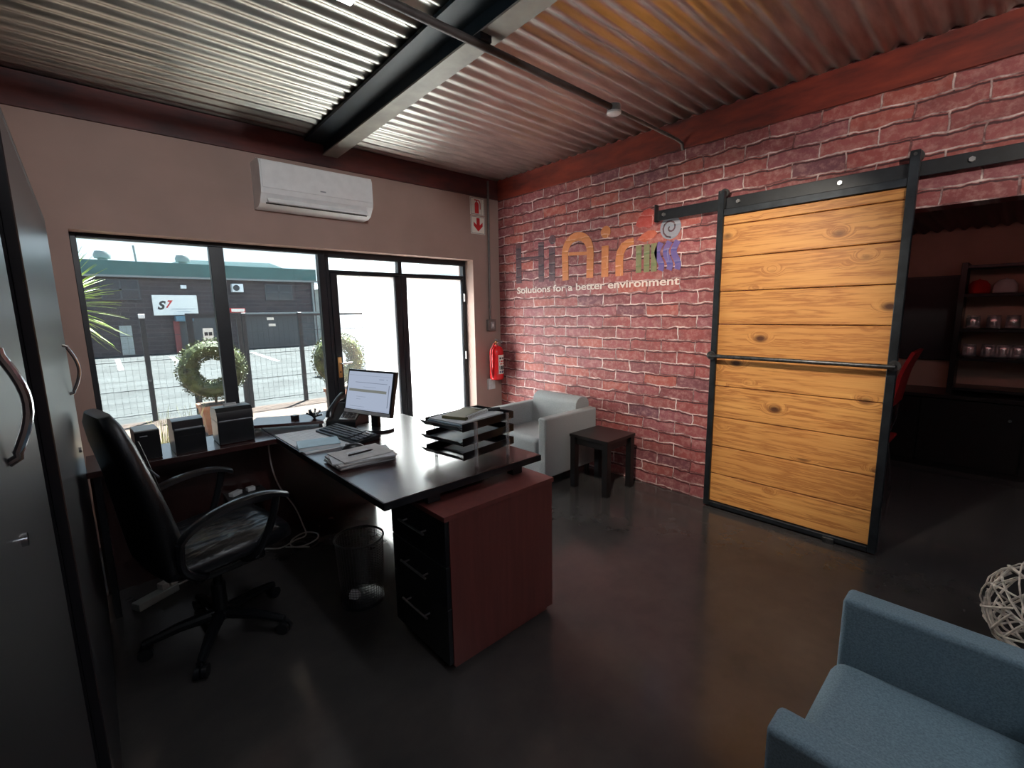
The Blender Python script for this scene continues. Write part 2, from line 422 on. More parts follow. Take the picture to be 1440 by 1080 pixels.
# window wall, opening x -3.352..-.354, z 0..1.975, .25 m thick
w = MB(); w.box(XL-.1, -3.352, 0, .25, 0, 2.85).box(-.354, .25, 0, .25, 0, 2.85).box(-3.352, -.354, 0, .25, 1.975, 2.85)
struct(w.build('wall_front', 'wall', smooth=False), 'brown painted wall with the wide glazed opening')
w = MB(); w.box(0, .15, -3.36, 0, 0, 2.85).box(0, .15, YB, -3.36, 1.955, 2.85).box(0, .15, YB, -5.3, 0, 1.965)
struct(w.build('wall_right', 'brick', smooth=False), 'wall of red brick print with a doorway behind the sliding door')
w = MB(); w.box(XL-.1, XL, YB, 0, 0, 2.85); struct(w.build('wall_left', 'wall', smooth=False))
w = MB(); w.box(XL-.1, 2.7, YB-.1, YB, 0, 2.85); struct(w.build('wall_back', 'wall', smooth=False))
# corrugated sheet ceiling, ribs along x
def corrugated(x0, x1, y0, y1, z, pitch, amp, name, m):
    b = bmesh.new(); n = int((y1-y0)/pitch*10); A = []; B = []
    for i in range(n+1):
        y = y0+(y1-y0)*i/n; zz = z+amp*math.sin(2*PI*(y-.03)/pitch)
        A.append(b.verts.new((x0, y, zz))); B.append(b.verts.new((x1, y, zz)))
    A2 = [b.verts.new(v.co+Vector((0, 0, .004))) for v in A]; B2 = [b.verts.new(v.co+Vector((0, 0, .004))) for v in B]
    for i in range(n):
        b.faces.new((A[i], A[i+1], B[i+1], B[i])); b.faces.new((A2[i], B2[i], B2[i+1], A2[i+1]))
    mb = MB(); mb.bm.free(); mb.bm = b
    return mb.build(name, m, angle=80)
struct(corrugated(XL, 0, YB, 0, CEIL+.01, .1037, .012, 'ceiling', 'corrugated'), 'galvanised corrugated sheet ceiling')
tr = MB(); tr.box(XL, 0, -.02, 0, TRIMB, CEIL); struct(tr.build('trim_1', 'trim_dark', smooth=False), 'dark red band along the top of the window wall')
tr = MB(); tr.box(-.02, 0, YB, -.02, TRIMB-.01, CEIL); struct(tr.build('trim_2', 'trim', smooth=False), 'rust red band along the top of the brick wall')
# beam, slightly skewed in plan
bmx = thing('ceiling_beam', None, None, (-1.815, 0, 0), 0, kind='structure')
bmx['label'] = 'dark steel beam under the corrugated ceiling'
def skew(poly, z0, z1):
    m = W(); m.prism([(x-.037*y*-1 if False else x+.037*y, y) for x, y in poly], z0, z1, 'xyz'); return m
skew([(-1.81, -.02), (-1.79, -.02), (-1.79, YB), (-1.81, YB)], 2.69, CEIL).build('web', 'beam', bmx, smooth=False)
skew([(-1.82, -.02), (-1.705, -.02), (-1.705, YB), (-1.82, YB)], 2.68, 2.69).build('flange', 'beam_flange', bmx, smooth=False)

skew([(-1.95, -.02), (-1.70, -.02), (-1.70, YB), (-1.95, YB)], 2.758, 2.778).build('shade_strip', 'beam', bmx, smooth=False)  # added dark strip standing in for the dark reflection beside the beam

# adjoining room seen through the doorway
AX = 2.6
w = MB(); w.box(AX, AX+.1, YB, -1.2, 0, 2.3); struct(w.build('wall_annex_rear', 'annex_wall', smooth=False), 'brown rear wall of the next room')
w = MB(); w.box(.15, AX, -1.3, -1.2, 0, 2.3); struct(w.build('wall_annex_side', 'annex_wall', smooth=False))
struct(corrugated(.17, AX, YB, -1.3, 2.12, .09, .014, 'ceiling_annex', 'black_metal'), 'dark corrugated ceiling of the next room')

w = MB(); w.box(-4.6, -1.40, .25, 1.15, 2.22, 2.30); struct(w.build('sun_blocker', 'white_render', smooth=False), 'unseen sun blocker added outside above the left half of the windows')  # unseen slab added to keep the sun off the left panes

# ------------------------------------------------------------------ glazing
GY0, GY1 = .13, .19
def bar(m, x0, x1, z0, z1, y0=GY0, y1=GY1): m.box(x0, x1, y0, y1, z0, z1, .003, 1); return m
win = thing('window_1', 'pair of tall fixed panes in a dark frame, left half of the glazed opening', None, (-2.6, .16, 0), 0, kind='structure')
f = W(); bar(f, -3.352, -3.322, 0, 1.975); bar(f, -3.322, -1.81, 1.945, 1.975); bar(f, -2.63, -2.541, .03, 1.945); bar(f, -1.865, -1.81, 0, 1.945); bar(f, -3.322, -2.63, 0, .05); bar(f, -2.541, -1.865, 0, .05)
f.build('window_frame', 'frame_metal', win)
for x0, x1 in ((-3.322, -2.63), (-2.541, -1.865)):
    g = W(); g.box(x0, x1, .157, .163, .05, 1.945); g.build('pane', 'glass_tint', win, smooth=False)
dr = thing('door_1', 'pair of glazed doors flooded with white light, right half of the glazed opening', None, (-1.1, .16, 0), 0, kind='structure')
f = W(); bar(f, -1.81, -1.78, 0, 1.945); bar(f, -1.81, -.354, 1.925, 1.975); bar(f, -.386, -.354, 0, 1.925); bar(f, -1.78, -.386, 1.80, 1.822); bar(f, -1.135, -1.095, 1.822, 1.925)
f.build('door_frame', 'frame_metal', dr)
for x0, x1, fx in ((-1.778, -1.117, -1.50), (-1.113, -.388, -1.053)):
    d = W(); s0 = .06
    bar(d, x0, x0+s0, .01, 1.798, .125, .185); bar(d, x1-(s0 if x1 < -1 else .02), x1, .01, 1.798, .125, .185); bar(d, x0+s0, x1-.02, 1.782, 1.798, .125, .185); bar(d, x0+s0, x1-.02, .01, .16, .125, .185)
    leaf = d.build('door_leaf', 'frame_metal', dr)
    g = W(); g.box(x0+s0, x1-.02, .152, .158, .16, 1.782); gp = g.build('pane', 'glass_clear', leaf, smooth=False)
    g = W(); g.quad((fx, .151, .16), (x1-.02, .151, .16), (x1-.02, .151, 1.782), (fx, .151, 1.782)); g.build('glow_sheet', 'haze', gp, smooth=False)  # sheet added so the doors glow white and light the room
    if x1 < -1:
        h = W(); h.box(-1.768, -1.734, .117, .125, .905, 1.085, .003); h.build('lock_plate', 'brass', leaf)
        h = W(); h.tube([(-1.751, .117, 1.03), (-1.751, .075, 1.03), (-1.74, .07, 1.03), (-1.66, .07, 1.032)], .008, 8); h.build('handle', 'chrome', leaf)
        h = W(); h.cyl((-1.751, .118, .955), (-1.751, .113, .955), .007, 12); h.build('keyhole', 'dark_slot', leaf)
    else:
        for z in (.25, 1.0, 1.6):
            h = W(); h.cyl((-.386, .118, z-.04), (-.386, .118, z+.04), .009, 10); h.build('hinge', 'zinc', leaf)
for x0, x1 in ((-1.78, -1.135), (-1.095, -.386)):
    g = W(); g.box(x0, x1, .157, .163, 1.822, 1.925); g.build('transom_pane', 'glass_clear', dr, smooth=False)

# ------------------------------------------------------------------ on the window wall
ac = thing('air_conditioner', 'white wall-mounted split air conditioner above the windows', 'air conditioner', (-1.93, 0, 2.215))
prof = [(0, 2.53), (-.15, 2.53), (-.19, 2.518), (-.205, 2.49), (-.206, 2.33), (-.198, 2.295), (-.15, 2.235), (-.1, 2.215), (0, 2.212)]
m = W(); m.prism([(y, z) for y, z in prof], -2.34, -1.515, 'yzx'); m.build('housing', 'white_plastic', ac, angle=25)
m = W(); m.box(-2.33, -1.525, -.2115, -.206, 2.33, 2.51, .002); m.build('front_panel', 'white_plastic', ac)
lv = Matrix.Translation((-1.9275, -.168, 2.262)) @ Matrix.Rotation(R(-50), 4, 'X')
m = W(); m.obox((-1.9275, -.175, 2.2655), (.74, .075, .006), Matrix.Rotation(R(50), 4, 'X'), .002); m.build('louver', 'white_plastic', ac)
m = W(); m.obox((-1.9275, -.153, 2.2365), (.75, .012, .006), Matrix.Rotation(R(50), 4, 'X')); m.build('outlet_slot', 'dark_slot', ac)
m = W(); m.box(-1.935, -1.895, -.2135, -.2115, 2.352, 2.36); m.build('badge', 'ink_grey', ac)

sg = thing('safety_sign', 'white sign with a red fire extinguisher symbol, the upper of two on the brown wall', 'sign', (-.282, 0, 2.42), group=None)
m = W(); m.box(-.373, -.19, -.006, 0, 2.42, 2.59, .002, 1); m.build('board', 'sign_white', sg)
m = W()
for a in ((-.366, -.197, 2.426, 2.429), (-.366, -.197, 2.581, 2.584), (-.366, -.363, 2.426, 2.584), (-.2, -.197, 2.426, 2.584), (-.233, -.231, 2.426, 2.584)):
    m.box(a[0], a[1], -.0075, -.006, a[2], a[3])
m.build('border', 'ink_black', sg, smooth=False)
m = W(); m.prism([(-.315, 2.436), (-.265, 2.436), (-.265, 2.525), (-.272, 2.542), (-.283, 2.547), (-.297, 2.547), (-.308, 2.542), (-.315, 2.525)], -.008, -.006, 'xzy')
m.box(-.296, -.284, -.008, -.006, 2.545, 2.562).box(-.318, -.27, -.008, -.006, 2.56, 2.569)
m.ribbon([(-.27, 2.566), (-.254, 2.555), (-.246, 2.535), (-.246, 2.48)], .009, 0.006, .008, FRONTM); m.build('pictogram', 'sign_red', sg, smooth=False)
sg2 = thing('safety_sign', 'white sign with a red down arrow, the lower of two on the brown wall', 'sign', (-.277, 0, 2.235))
m = W(); m.box(-.368, -.186, -.006, 0, 2.235, 2.41, .002, 1); m.build('board', 'sign_white', sg2)
m = W()
for a in ((-.361, -.193, 2.241, 2.244), (-.361, -.193, 2.401, 2.404), (-.361, -.358, 2.241, 2.404), (-.196, -.193, 2.241, 2.404)): m.box(a[0], a[1], -.0075, -.006, a[2], a[3])
m.build('border', 'ink_black', sg2, smooth=False)
m = W(); m.prism([(-.277, 2.262), (-.22, 2.315), (-.22, 2.352), (-.257, 2.322), (-.257, 2.392), (-.297, 2.392), (-.297, 2.322), (-.334, 2.352), (-.334, 2.315)], -.008, -.006, 'xzy'); m.build('arrow', 'sign_red', sg2, smooth=False)

cd = thing('conduit_pipe', 'thin grey conduit running down the brown wall beside the corner', 'pipe', (-.16, -.02, 1.37))
m = W(); m.tube([(-.15, -.022, CEIL-.02), (-.155, -.022, 2.0), (-.158, -.022, 1.49)], .012, 12); m.build('pipe', 'conduit', cd)
m = W(); m.cyl((-.158, -.022, 1.49), (-.158, -.022, 1.52), .016, 12); m.cyl((-.158, -.022, 1.37), (-.158, -.022, 1.49), .012, 12); m.build('coupling', 'conduit', cd)
sb = thing('switch_box', 'small grey switch box at the foot of the wall conduit', 'switch', (-.148, -.02, 1.25))
m = W(); m.box(-.198, -.098, -.045, 0, 1.25, 1.37, .005); m.build('box', 'conduit', sb)
m = W(); m.box(-.172, -.124, -.05, -.045, 1.275, 1.345, .002); m.build('cover', 'grey_plastic', sb)
m = W(); m.box(-.157, -.139, -.056, -.05, 1.295, 1.325, .002); m.build('rocker', 'white_plastic', sb)

fe = thing('fire_extinguisher', 'red fire extinguisher hanging in the corner beside the brick wall', 'fire extinguisher', (-.15, -.1, .73))
ex, ey = -.155, -.105
m = W(); m.lathe([(0, .735), (.06, .735), (.072, .745), (.075, .76), (.075, 1.03), (.068, 1.06), (.045, 1.085), (.022, 1.095), (.02, 1.105), (0, 1.105)], (ex, ey, 0), 32); m.build('cylinder', 'red_paint', fe)
lab = W(); n = 14; a0, a1 = R(-115), R(-22); rr = .0758
for i in range(n):
    t0 = a0+(a1-a0)*i/n; t1 = a0+(a1-a0)*(i+1)/n
    lab.quad(*[(ex+rr*math.cos(t), ey+rr*math.sin(t), z) for t, z in ((t0, .80), (t1, .80), (t1, 1.0), (t0, 1.0))])
lab_o = lab.build('label', 'sign_white', fe)
for (z0, z1, mm) in ((.955, .975, 'ink_black'), (.925, .943, 'sign_red'), (.9, .912, 'sign_red'), (.845, .885, 'ink_black'), (.81, .832, 'ink_blue')):
    lb = W(); rr2 = .0766
    for i in range(12):
        if (i*7+int(z0*1000)) % 4 == 0: continue
        t0 = a0+R(8)+(a1-a0-R(16))*i/12; t1 = a0+R(8)+(a1-a0-R(16))*(i+.95)/12
        lb.quad(*[(ex+rr2*math.cos(t), ey+rr2*math.sin(t), z) for t, z in ((t0, z0), (t1, z0), (t1, z1), (t0, z1))])
    lb.build('label_print', mm, lab_o)
m = W(); m.cyl((ex, ey, 1.1), (ex, ey, 1.14), .014, 12); m.obox((ex, ey, 1.125), (.05, .02, .014), RZ(.5), .003); m.build('valve', 'brass', fe)
m = W(); m.obox((ex+.02, ey-.02, 1.15), (.085, .014, .006), Matrix.Rotation(.35, 4, 'Y') @ RZ(-.6), .002); m.obox((ex+.02, ey-.02, 1.128), (.075, .014, .006), Matrix.Rotation(.1, 4, 'Y') @ RZ(-.6), .002); m.build('lever', 'chrome', fe)
m = W(); m.cyl((ex, ey-.012, 1.118), (ex, ey-.026, 1.118), .013, 14); m.build('gauge', 'chrome', fe)
m = W(); m.tube([(ex-.01, ey, 1.125), (ex-.05, ey-.02, 1.115), (ex-.085, ey-.02, 1.06), (ex-.096, ey-.02, .98), (ex-.092, ey-.02, .88), (ex-.082, ey-.02, .80), (ex-.07, ey-.02, .76)], .010, 10); m.build('hose', 'red_plastic', fe)
m = W(); m.box(-.205, -.115, -.03, 0, .62, .735, .003); m.box(-.2, -.12, -.06, -.03, .725, .735); m.build('wall_bracket', 'paper_cream', fe)

# ------------------------------------------------------------------ ceiling pipe
cp = thing('ceiling_pipe', 'long dark conduit hung under the steel beam, running to the brick wall', 'pipe', (-1.8, -2.06, 2.63))
m = W(); m.tube([(-3.9, -2.06, 2.64), (-1.9, -2.06, 2.64), (-.9, -2.06, 2.64)], .018, 14); m.build('pipe', 'dark_conduit', cp)
m = W(); m.tube([(-.82, -2.06, 2.64), (-.1, -2.06, 2.635), (-.03, -2.06, 2.625), (-.012, -2.06, 2.58)], .011, 10); m.build('thin_pipe', 'conduit', cp)
m = W(); m.box(-1.905, -1.84, -2.09, -2.03, 2.65, 2.68, .003); m.build('clamp', 'black_metal', cp)
jb = thing('junction_box', 'round white junction box on the ceiling conduit near the brick wall', 'junction box', (-.86, -2.06, 2.62))
m = W(); m.lathe([(0, 2.66), (.038, 2.66), (.04, 2.655), (.04, 2.622), (0, 2.622)], (-.86, -2.06, 0), 24); m.build('body', 'grey_plastic', jb)
m = W(); m.lathe([(0, 2.622), (.043, 2.622), (.043, 2.612), (.036, 2.607), (0, 2.606)], (-.86, -2.06, 0), 24); m.build('cap', 'white_plastic', jb)

# ceiling lights: one on the conduit over the desk, two unseen ones added behind the viewer as fill
def ceiling_light(label, x, y, z, L, Wd, mm):
    t = thing('ceiling_light', label, 'light', (x, y, z), 0, 'ceiling batten lights')
    m = MB(); m.box(-L/2, L/2, -Wd/2, Wd/2, .012, .06, .004); m.build('housing', 'white_plastic', t)
    m = MB(); m.box(-L/2+.01, L/2-.01, -Wd/2+.01, Wd/2-.01, 0, .012); m.build('diffuser', mm, t, smooth=False)
MT['lamp_desk'] = emit('lamp_desk', (240, 245, 255), 18, (230, 230, 226)); MT['lamp_fill'] = emit('lamp_fill', (236, 243, 255), 10, (230, 230, 226))
ceiling_light('white batten light on the ceiling above the desk, at the top picture edge', -2.50, -2.56, 2.62, .12, 1.2, 'lamp_desk')
ceiling_light('unseen fill light added on the ceiling behind the viewer, left', -2.9, -5.2, 2.70, 1.2, .3, 'lamp_fill')
ceiling_light('unseen fill light added on the ceiling behind the viewer, right', -1.0, -5.2, 2.70, 1.2, .3, 'lamp_fill')

def fill_spot(label, loc, aim, power, cone, col):  # fill lamps added out of view to brighten the door and walls
    t = thing('fill_spot', label, 'light', loc, 0, 'added fill lamps'); d = (Vector(aim)-Vector(loc)).normalized(); q = d.to_track_quat('-Z', 'Y').to_matrix().to_4x4()
    m = MB(); m.lathe([(.03, .13), (.045, .12), (.05, .0), (.047, .0), (.044, .1), (.03, .11)], (0, 0, 0), 24, q); m.build('housing', 'black_metal', t)
    m = MB(); m.cyl(q @ Vector((0, 0, .12)), Vector((0, 0, CEIL-loc[2])), .012, 10); m.build('stem', 'black_metal', t)
    L = bpy.data.lights.new('spot_lamp', 'SPOT'); L.energy = power; L.spot_size = R(cone); L.spot_blend = .7; L.shadow_soft_size = .04; L.color = col
    o = bpy.data.objects.new('spot_lamp', L); COL.objects.link(o); o.parent = t; o.rotation_euler = q.to_euler()
fill_spot('unseen fill lamp added overhead, aimed at the plank door', (-2.25, -2.85, 2.6), (0, -2.3, 1.15), 230, 60, (1, .91, .78))
fill_spot('unseen fill lamp added overhead, aimed above the doorway', (-2.5, -4.7, 2.5), (0, -3.65, 2.6), 120, 40, (1, .9, .8))
fill_spot('unseen fill lamp added overhead, aimed at the window wall', (-2.7, -3.5, 2.6), (-1.8, 0, 2.1), 120, 80, (.96, .98, 1))

# ------------------------------------------------------------------ painted logo on the brick wall
lg = thing('wall_logo', 'large painted company logo with tagline, HiAir Solutions for a better environment, on the brick wall', 'sign', (0, -1.17, 1.61))
TH = .0025
def stroke(name, pts, w, mm, closed=False):
    m = W(); m.ribbon(pts, w, 0, TH, WALLM, closed); return m.build(name, mm, lg, smooth=False)
def poly(name, pts, mm):
    m = W(); m.prism(pts, 0, TH, 'xyz', WALLM); return m.build(name, mm, lg, smooth=False)
def disc(name, c, r, mm): return poly(name, arc(c, r, 0, 2*PI*(23/24), 23), mm)
m = W(); m.ribbon([(.307, 1.735), (.307, 2.13)], .078, 0, TH, WALLM); m.ribbon([(.625, 1.732), (.625, 2.11)], .072, 0, TH, WALLM); m.ribbon([(.346, 1.975), (.589, 1.965)], .03, 0, TH, WALLM); m.build('letter', 'logo_slate', lg, smooth=False)
o = stroke('letter', [(.767, 1.732), (.767, 2.045)], .076, 'logo_slate'); m = W(); m.prism(arc((.772, 2.114), .042, 0, 2*PI*23/24, 23), 0, TH, 'xyz', WALLM); m.build('letter_dot', 'logo_slate', o, smooth=False)
m = W(); A = [(.938, 1.727), (.93, 1.96)]+[(1.075+.145*math.cos(a), 1.965+.14*math.sin(a)) for a in [PI-PI*i/16 for i in range(17)]]+[(1.222, 1.93), (1.218, 1.733)]
m.ribbon(A, .075, 0, TH, WALLM); m.ribbon([(.972, 1.962), (1.184, 1.948)], .03, 0, TH, WALLM); m.build('letter', 'logo_orange', lg, smooth=False)
o = stroke('letter', [(1.38, 1.73), (1.38, 1.99)], .072, 'logo_orange'); m = W(); m.prism(arc((1.384, 2.102), .05, 0, 2*PI*23/24, 23), 0, TH, 'xyz', WALLM); m.build('letter_dot', 'logo_orange', o, smooth=False)
stroke('letter', [(1.528, 1.729), (1.525, 1.86), (1.535, 1.92), (1.565, 1.965), (1.61, 1.988), (1.66, 1.995)], [.075, .075, .075, .07, .06, .05], 'logo_orange')
for x in (1.708, 1.781, 1.845): stroke('bar', [(x+.003, 1.742), (x, 1.957)], .05, 'logo_green')
for x in (1.905, 1.977, 2.043): stroke('wave_bar', [(x-.012+.02*math.sin(i/14*2*PI+.6), 1.745+.21*i/14) for i in range(15)], .048, 'logo_blue')
poly('flame', [(1.672, 2.115), (1.70, 2.165), (1.745, 2.215), (1.80, 2.225), (1.86, 2.19), (1.875, 2.13), (1.835, 2.105), (1.80, 2.075), (1.75, 2.095), (1.71, 2.09)], 'logo_flame')
poly('flame', [(1.69, 2.0), (1.74, 2.04), (1.79, 2.06), (1.845, 2.055), (1.87, 2.03), (1.84, 2.0), (1.80, 1.985), (1.76, 1.975)], 'logo_flame_orange')
sw = disc('swirl', (1.978, 2.056), .085, 'logo_steel')
m = W(); m.ribbon([(1.978+.004*t*math.cos(t*.55+1.2), 2.056+.004*t*math.sin(t*.55+1.2)) for t in range(2, 19)], .012, TH, TH+.001, WALLM); m.build('spiral', 'logo_slate', sw, smooth=False)
tg_o = text_mesh('tagline', 'Solutions for a better environment', .088, Matrix.Translation((-.0015, -.278, 1.632)) @ WALLM, 'logo_cream', lg, .001, 1.79, bold=.0015)
def split_words(o, name, gap, axis, mm, parent):
    """one object per word: islands of the text mesh grouped by the gaps between them"""
    b = bmesh.new(); b.from_mesh(o.data); seen = set(); isl = []
    for v in b.verts:
        if v in seen: continue
        st = [v]; seen.add(v); comp = []
        while st:
            q = st.pop(); comp.append(q)
            for e in q.link_edges:
                w_ = e.other_vert(q)
                if w_ not in seen: seen.add(w_); st.append(w_)
        cs = [axis*q.co.y for q in comp]; isl.append((min(cs), max(cs), comp))
    isl.sort(key=lambda t: t[0]); words = []; end = -1e9
    for lo, hi, comp in isl:
        if lo-end > gap: words.append([])
        words[-1] += comp; end = max(end, hi)
    for wv in words:
        keep = set(wv); m = MB(); mp = {q: m.bm.verts.new(q.co) for q in wv}
        for f in b.faces:
            if f.verts[0] in keep:
                try: m.bm.faces.new([mp[q] for q in f.verts])
                except ValueError: pass
        m.build(name, mm, parent, smooth=False)
    b.free(); me = o.data; bpy.data.objects.remove(o); bpy.data.meshes.remove(me)
split_words(tg_o, 'tagline_word', .018, -1, 'logo_cream', lg)

# ------------------------------------------------------------------ sliding door and rail
rl = thing('door_rail', 'black flat steel rail bolted to the brick wall above the sliding door', 'rail', (-.04, -3, 2.11))
m = W(); m.box(-.052, -.042, -5.6, -1.895, 2.11, 2.185, .002, 1); m.build('bar', 'black_metal', rl)
for y in (-1.95, -2.49, -3.055, -3.596, -4.15, -4.7):
    m = W(); m.cyl((0, y, 2.148), (-.042, y, 2.148), .009, 10); m.cyl((-.052, y, 2.148), (-.066, y, 2.148), .013, 6); m.build('bolt', 'zinc', rl)
m = W(); m.box(-.085, -.04, -1.898, -1.886, 2.1, 2.225, .002, 1); m.build('end_stop', 'black_metal', rl)
sd = thing('sliding_door', 'sliding barn door of pine planks in a dark steel frame', 'door', (-.085, -2.89, .01))
DY0, DY1 = -3.405, -2.375
m = W(); zs = [.045, .258, .467, .682, .904, 1.11, 1.338, 1.562, 1.787, 2.0, 2.062]
rnd = random.Random(3)
for a, b in zip(zs, zs[1:]):
    m.box(-.082-.004*rnd.random(), -.058, DY0+.03, DY1-.03, a+.0025, b-.0025, .0035, 1)
m.build('plank_panel', 'planks', sd, smooth=False)
m = W(); fx0, fx1 = -.105, -.065
m.box(fx0, fx1, DY1-.04, DY1, .012, 2.225, .003, 1).box(fx0, fx1, DY0, DY0+.042, .012, 2.235, .003, 1).box(fx0, fx1, DY0+.042, DY1-.04, .012, .045, .003, 1).box(fx0+.005, fx1, DY0+.042, DY1-.04, 2.062, 2.105, .003, 1)
m.build('frame', 'door_steel', sd)
for y in (DY1-.02, DY0+.02):
    m = W(); m.cyl((-.06, y, 2.215), (-.034, y, 2.215), .03, 20); m.cyl((-.11, y, 2.215), (-.03, y, 2.215), .008, 10); m.build('roller', 'raw_steel', sd)
m = W(); m.tube([(-.107, DY1-.008, 1.121), (-.15, DY1-.008, 1.121), (-.152, DY1-.03, 1.121), (-.152, DY0+.03, 1.118), (-.15, DY0+.01, 1.118), (-.107, DY0+.01, 1.118)], .013, 12)
m.build('handle_bar', 'raw_steel', sd)
for y in (DY1-.008, DY0+.01):
    m = W(); m.cyl((-.107, y, 1.12), (-.112, y, 1.12), .03, 16); m.build('handle_flange', 'raw_steel', sd)
m = W(); m.box(-.12, -.06, -3.2, -3.14, 0.001, .035, .002, 1); m.build('floor_guide', 'raw_steel', sd)

# ------------------------------------------------------------------ armchairs
def armchair(name, label, loc, rz, fab):
    """tub armchair; local +x is the way it faces, origin under its middle"""
    t = thing(name, label, 'armchair', loc, rz, 'grey tub armchairs')
    D, Wd, H = .66, .70, .60; hx = D/2; hy = Wd/2; aw = .085
    for s in (-1, 1):
        m = MB(); y0 = s*hy; y1 = s*(hy-aw)
        m.box(-hx, hx, min(y0, y1), max(y0, y1), .1, H, .016, 3); m.build('arm', fab, t)
    m = MB(); m.box(-hx+.02, hx-.025, -hy+aw, hy-aw, .1, .27, .01); m.build('seat_base', fab, t)
    m = MB(); m.box(-hx+.17, hx+.005, -hy+aw+.002, hy-aw-.002, .27, .42, .045, 5); m.build('seat_cushion', fab, t)
    m = MB(); pr = [(-hx+.002, .1), (-hx+.002, .60)]+[(-hx+.092+.09*math.cos(a), .62+.075*math.sin(a)) for a in [PI-PI*i/12 for i in range(13)]]+[(-hx+.2, .42), (-hx+.2, .1)]
    m.prism(pr, -hy+aw+.002, hy-aw-.002, 'xzy'); m.build('backrest', fab, t, angle=40)
    for sx in (-1, 1):
        for sy in (-1, 1):
            m = MB(); m.lathe([(0, 0), (.018, 0), (.026, .1), (0, .1)], (sx*(hx-.06), sy*(hy-.06), 0), 16); m.build('leg', 'black_wood', t)
    return t
armchair('armchair', 'grey fabric tub armchair in the corner against the brick wall', (-.41, -1.02, 0), PI, 'grey_fabric')
armchair('armchair', 'grey fabric tub armchair in the foreground, cut off by the picture edge', (-2.06, -3.895, 0), PI/2, 'cool_lit_fabric')

st = thing('side_table', 'small square black side table beside the corner armchair', 'table', (-.33, -1.62, 0))
m = MB(); m.box(-.19, .19, -.19, .19, .43, .455, .003); m.build('tabletop', 'black_wood', st)
m = MB(); m.box(-.165, .165, -.165, -.145, .37, .43).box(-.165, .165, .145, .165, .37, .43).box(-.165, -.145, -.145, .145, .37, .43).box(.145, .165, -.145, .145, .37, .43); m.build('apron', 'black_wood', st)
for sx in (-1, 1):
    for sy in (-1, 1):
        m = MB(); m.obox((sx*.16, sy*.16, .215), (.05, .05, .43), None, .003); m.build('leg', 'black_wood', st)

# ------------------------------------------------------------------ desk group
DX0, DX1, DYn, DYf, DT = -2.605, -1.772, -2.31, -.46, .755
dk = thing('office_desk', 'dark glossy mahogany office desk with papers and a monitor', 'desk', (-2.19, -1.4, 0))
m = W(); m.box(DX0, DX1, DYn, DYf, DT-.032, DT, .003); m.build('desktop', 'desk_wood', dk)
m = W(); m.box(DX0-.002, DX1+.002, DYn-.002, DYn, DT-.031, DT-.002).box(DX0-.002, DX0, DYn, DYf, DT-.031, DT-.002); m.build('edge_band', 'drawer_black', dk, smooth=False)
m = W(); m.box(-1.90, -1.882, -1.96, -.56, .2, DT-.032); m.build('modesty_panel', 'ped_wood', dk)
m = W(); m.box(DX0+.05, DX1-.05, -.56, -.535, 0, DT-.032, .002); m.build('end_panel', 'desk_wood', dk)
for x0, y0 in ((-1.93, -2.28), (-2.40, -2.28), (-2.40, -2.03)):
    m = W(); m.box(x0, x0+.06, y0, y0+.04, .6805, DT-.032); m.build('support_block', 'drawer_black', dk)
pd = thing('drawer_pedestal', 'red-brown wooden drawer pedestal with three black drawers under the desk end', 'drawer unit', (-2.12, -2.2, 0))
PX0, PX1, PY0, PY1, PH = -2.42, -1.815, -2.425, -1.99, .679
m = W(); m.box(PX0+.02, PX1, PY0, PY1, .03, PH-.022).box(PX0+.04, PX1-.02, PY0+.02, PY1-.02, 0, .03); m.build('body', 'ped_wood', pd, smooth=False)
m = W(); m.box(PX0-.006, PX1+.006, PY0-.006, PY1+.006, PH-.022, PH, .002); m.build('top', 'ped_wood', pd)
zz = [.035, .285, .465, .655]
for a, b in zip(zz, zz[1:]):
    m = W(); m.box(PX0, PX0+.02, PY0+.004, PY1-.004, a+.002, b-.002, .0015, 1); dwr = m.build('drawer', 'drawer_black', pd)
    zc = b-.08
    m = W(); m.tube([(PX0-.028, -2.31, zc), (PX0-.028, -2.11, zc)], .005, 8)
    for y in (-2.285, -2.135): m.tube([(PX0, y, zc), (PX0-.028, y, zc)], .004, 8)
    m.build('handle', 'zinc', dwr)

cr = thing('credenza', 'dark wooden desk return along the window holding the printers', 'desk', (-3.0, -.85, 0))
m = W(); m.box(-3.42, DX0-.003, -1.02, -.66, .722, .752, .003); m.build('top', 'desk_wood', cr)
m = W(); m.box(-3.418, -2.50, -.70, -.682, .0, .722); m.build('back_panel', 'desk_wood', cr)
m = W(); m.box(-3.40, -3.375, -1.0, -.68, 0, .722); m.build('side_panel', 'drawer_black', cr)
m = W(); m.box(-2.85, -2.64, -.95, -.70, .38, .395); m.build('shelf', 'drawer_black', cr)

# raised ledge at the back of the desk
rs = thing('desk_riser', 'low glossy dark shelf standing across the back corner of the desk', 'shelf', (-2.45, -.8, DT))
rot = math.atan2(-.137, .252)
m = W(); m.obox((-2.46, -.765, .79), (.44, .24, .018), RZ(rot), .002); m.build('shelf_board', 'desk_wood', rs)
for dx in (-.2, .2):
    m = W(); m.obox(Vector((-2.46, -.765, .768))+RZ(rot) @ Vector((dx, 0, 0)), (.02, .2, .026), RZ(rot)); m.build('foot', 'drawer_black', rs)
RT = .799

# monitor
mo = thing('computer_monitor', 'flat computer monitor with lit screen on the desk, turned to the chair', 'monitor', (-2.145, -1.25, DT), R(-74))
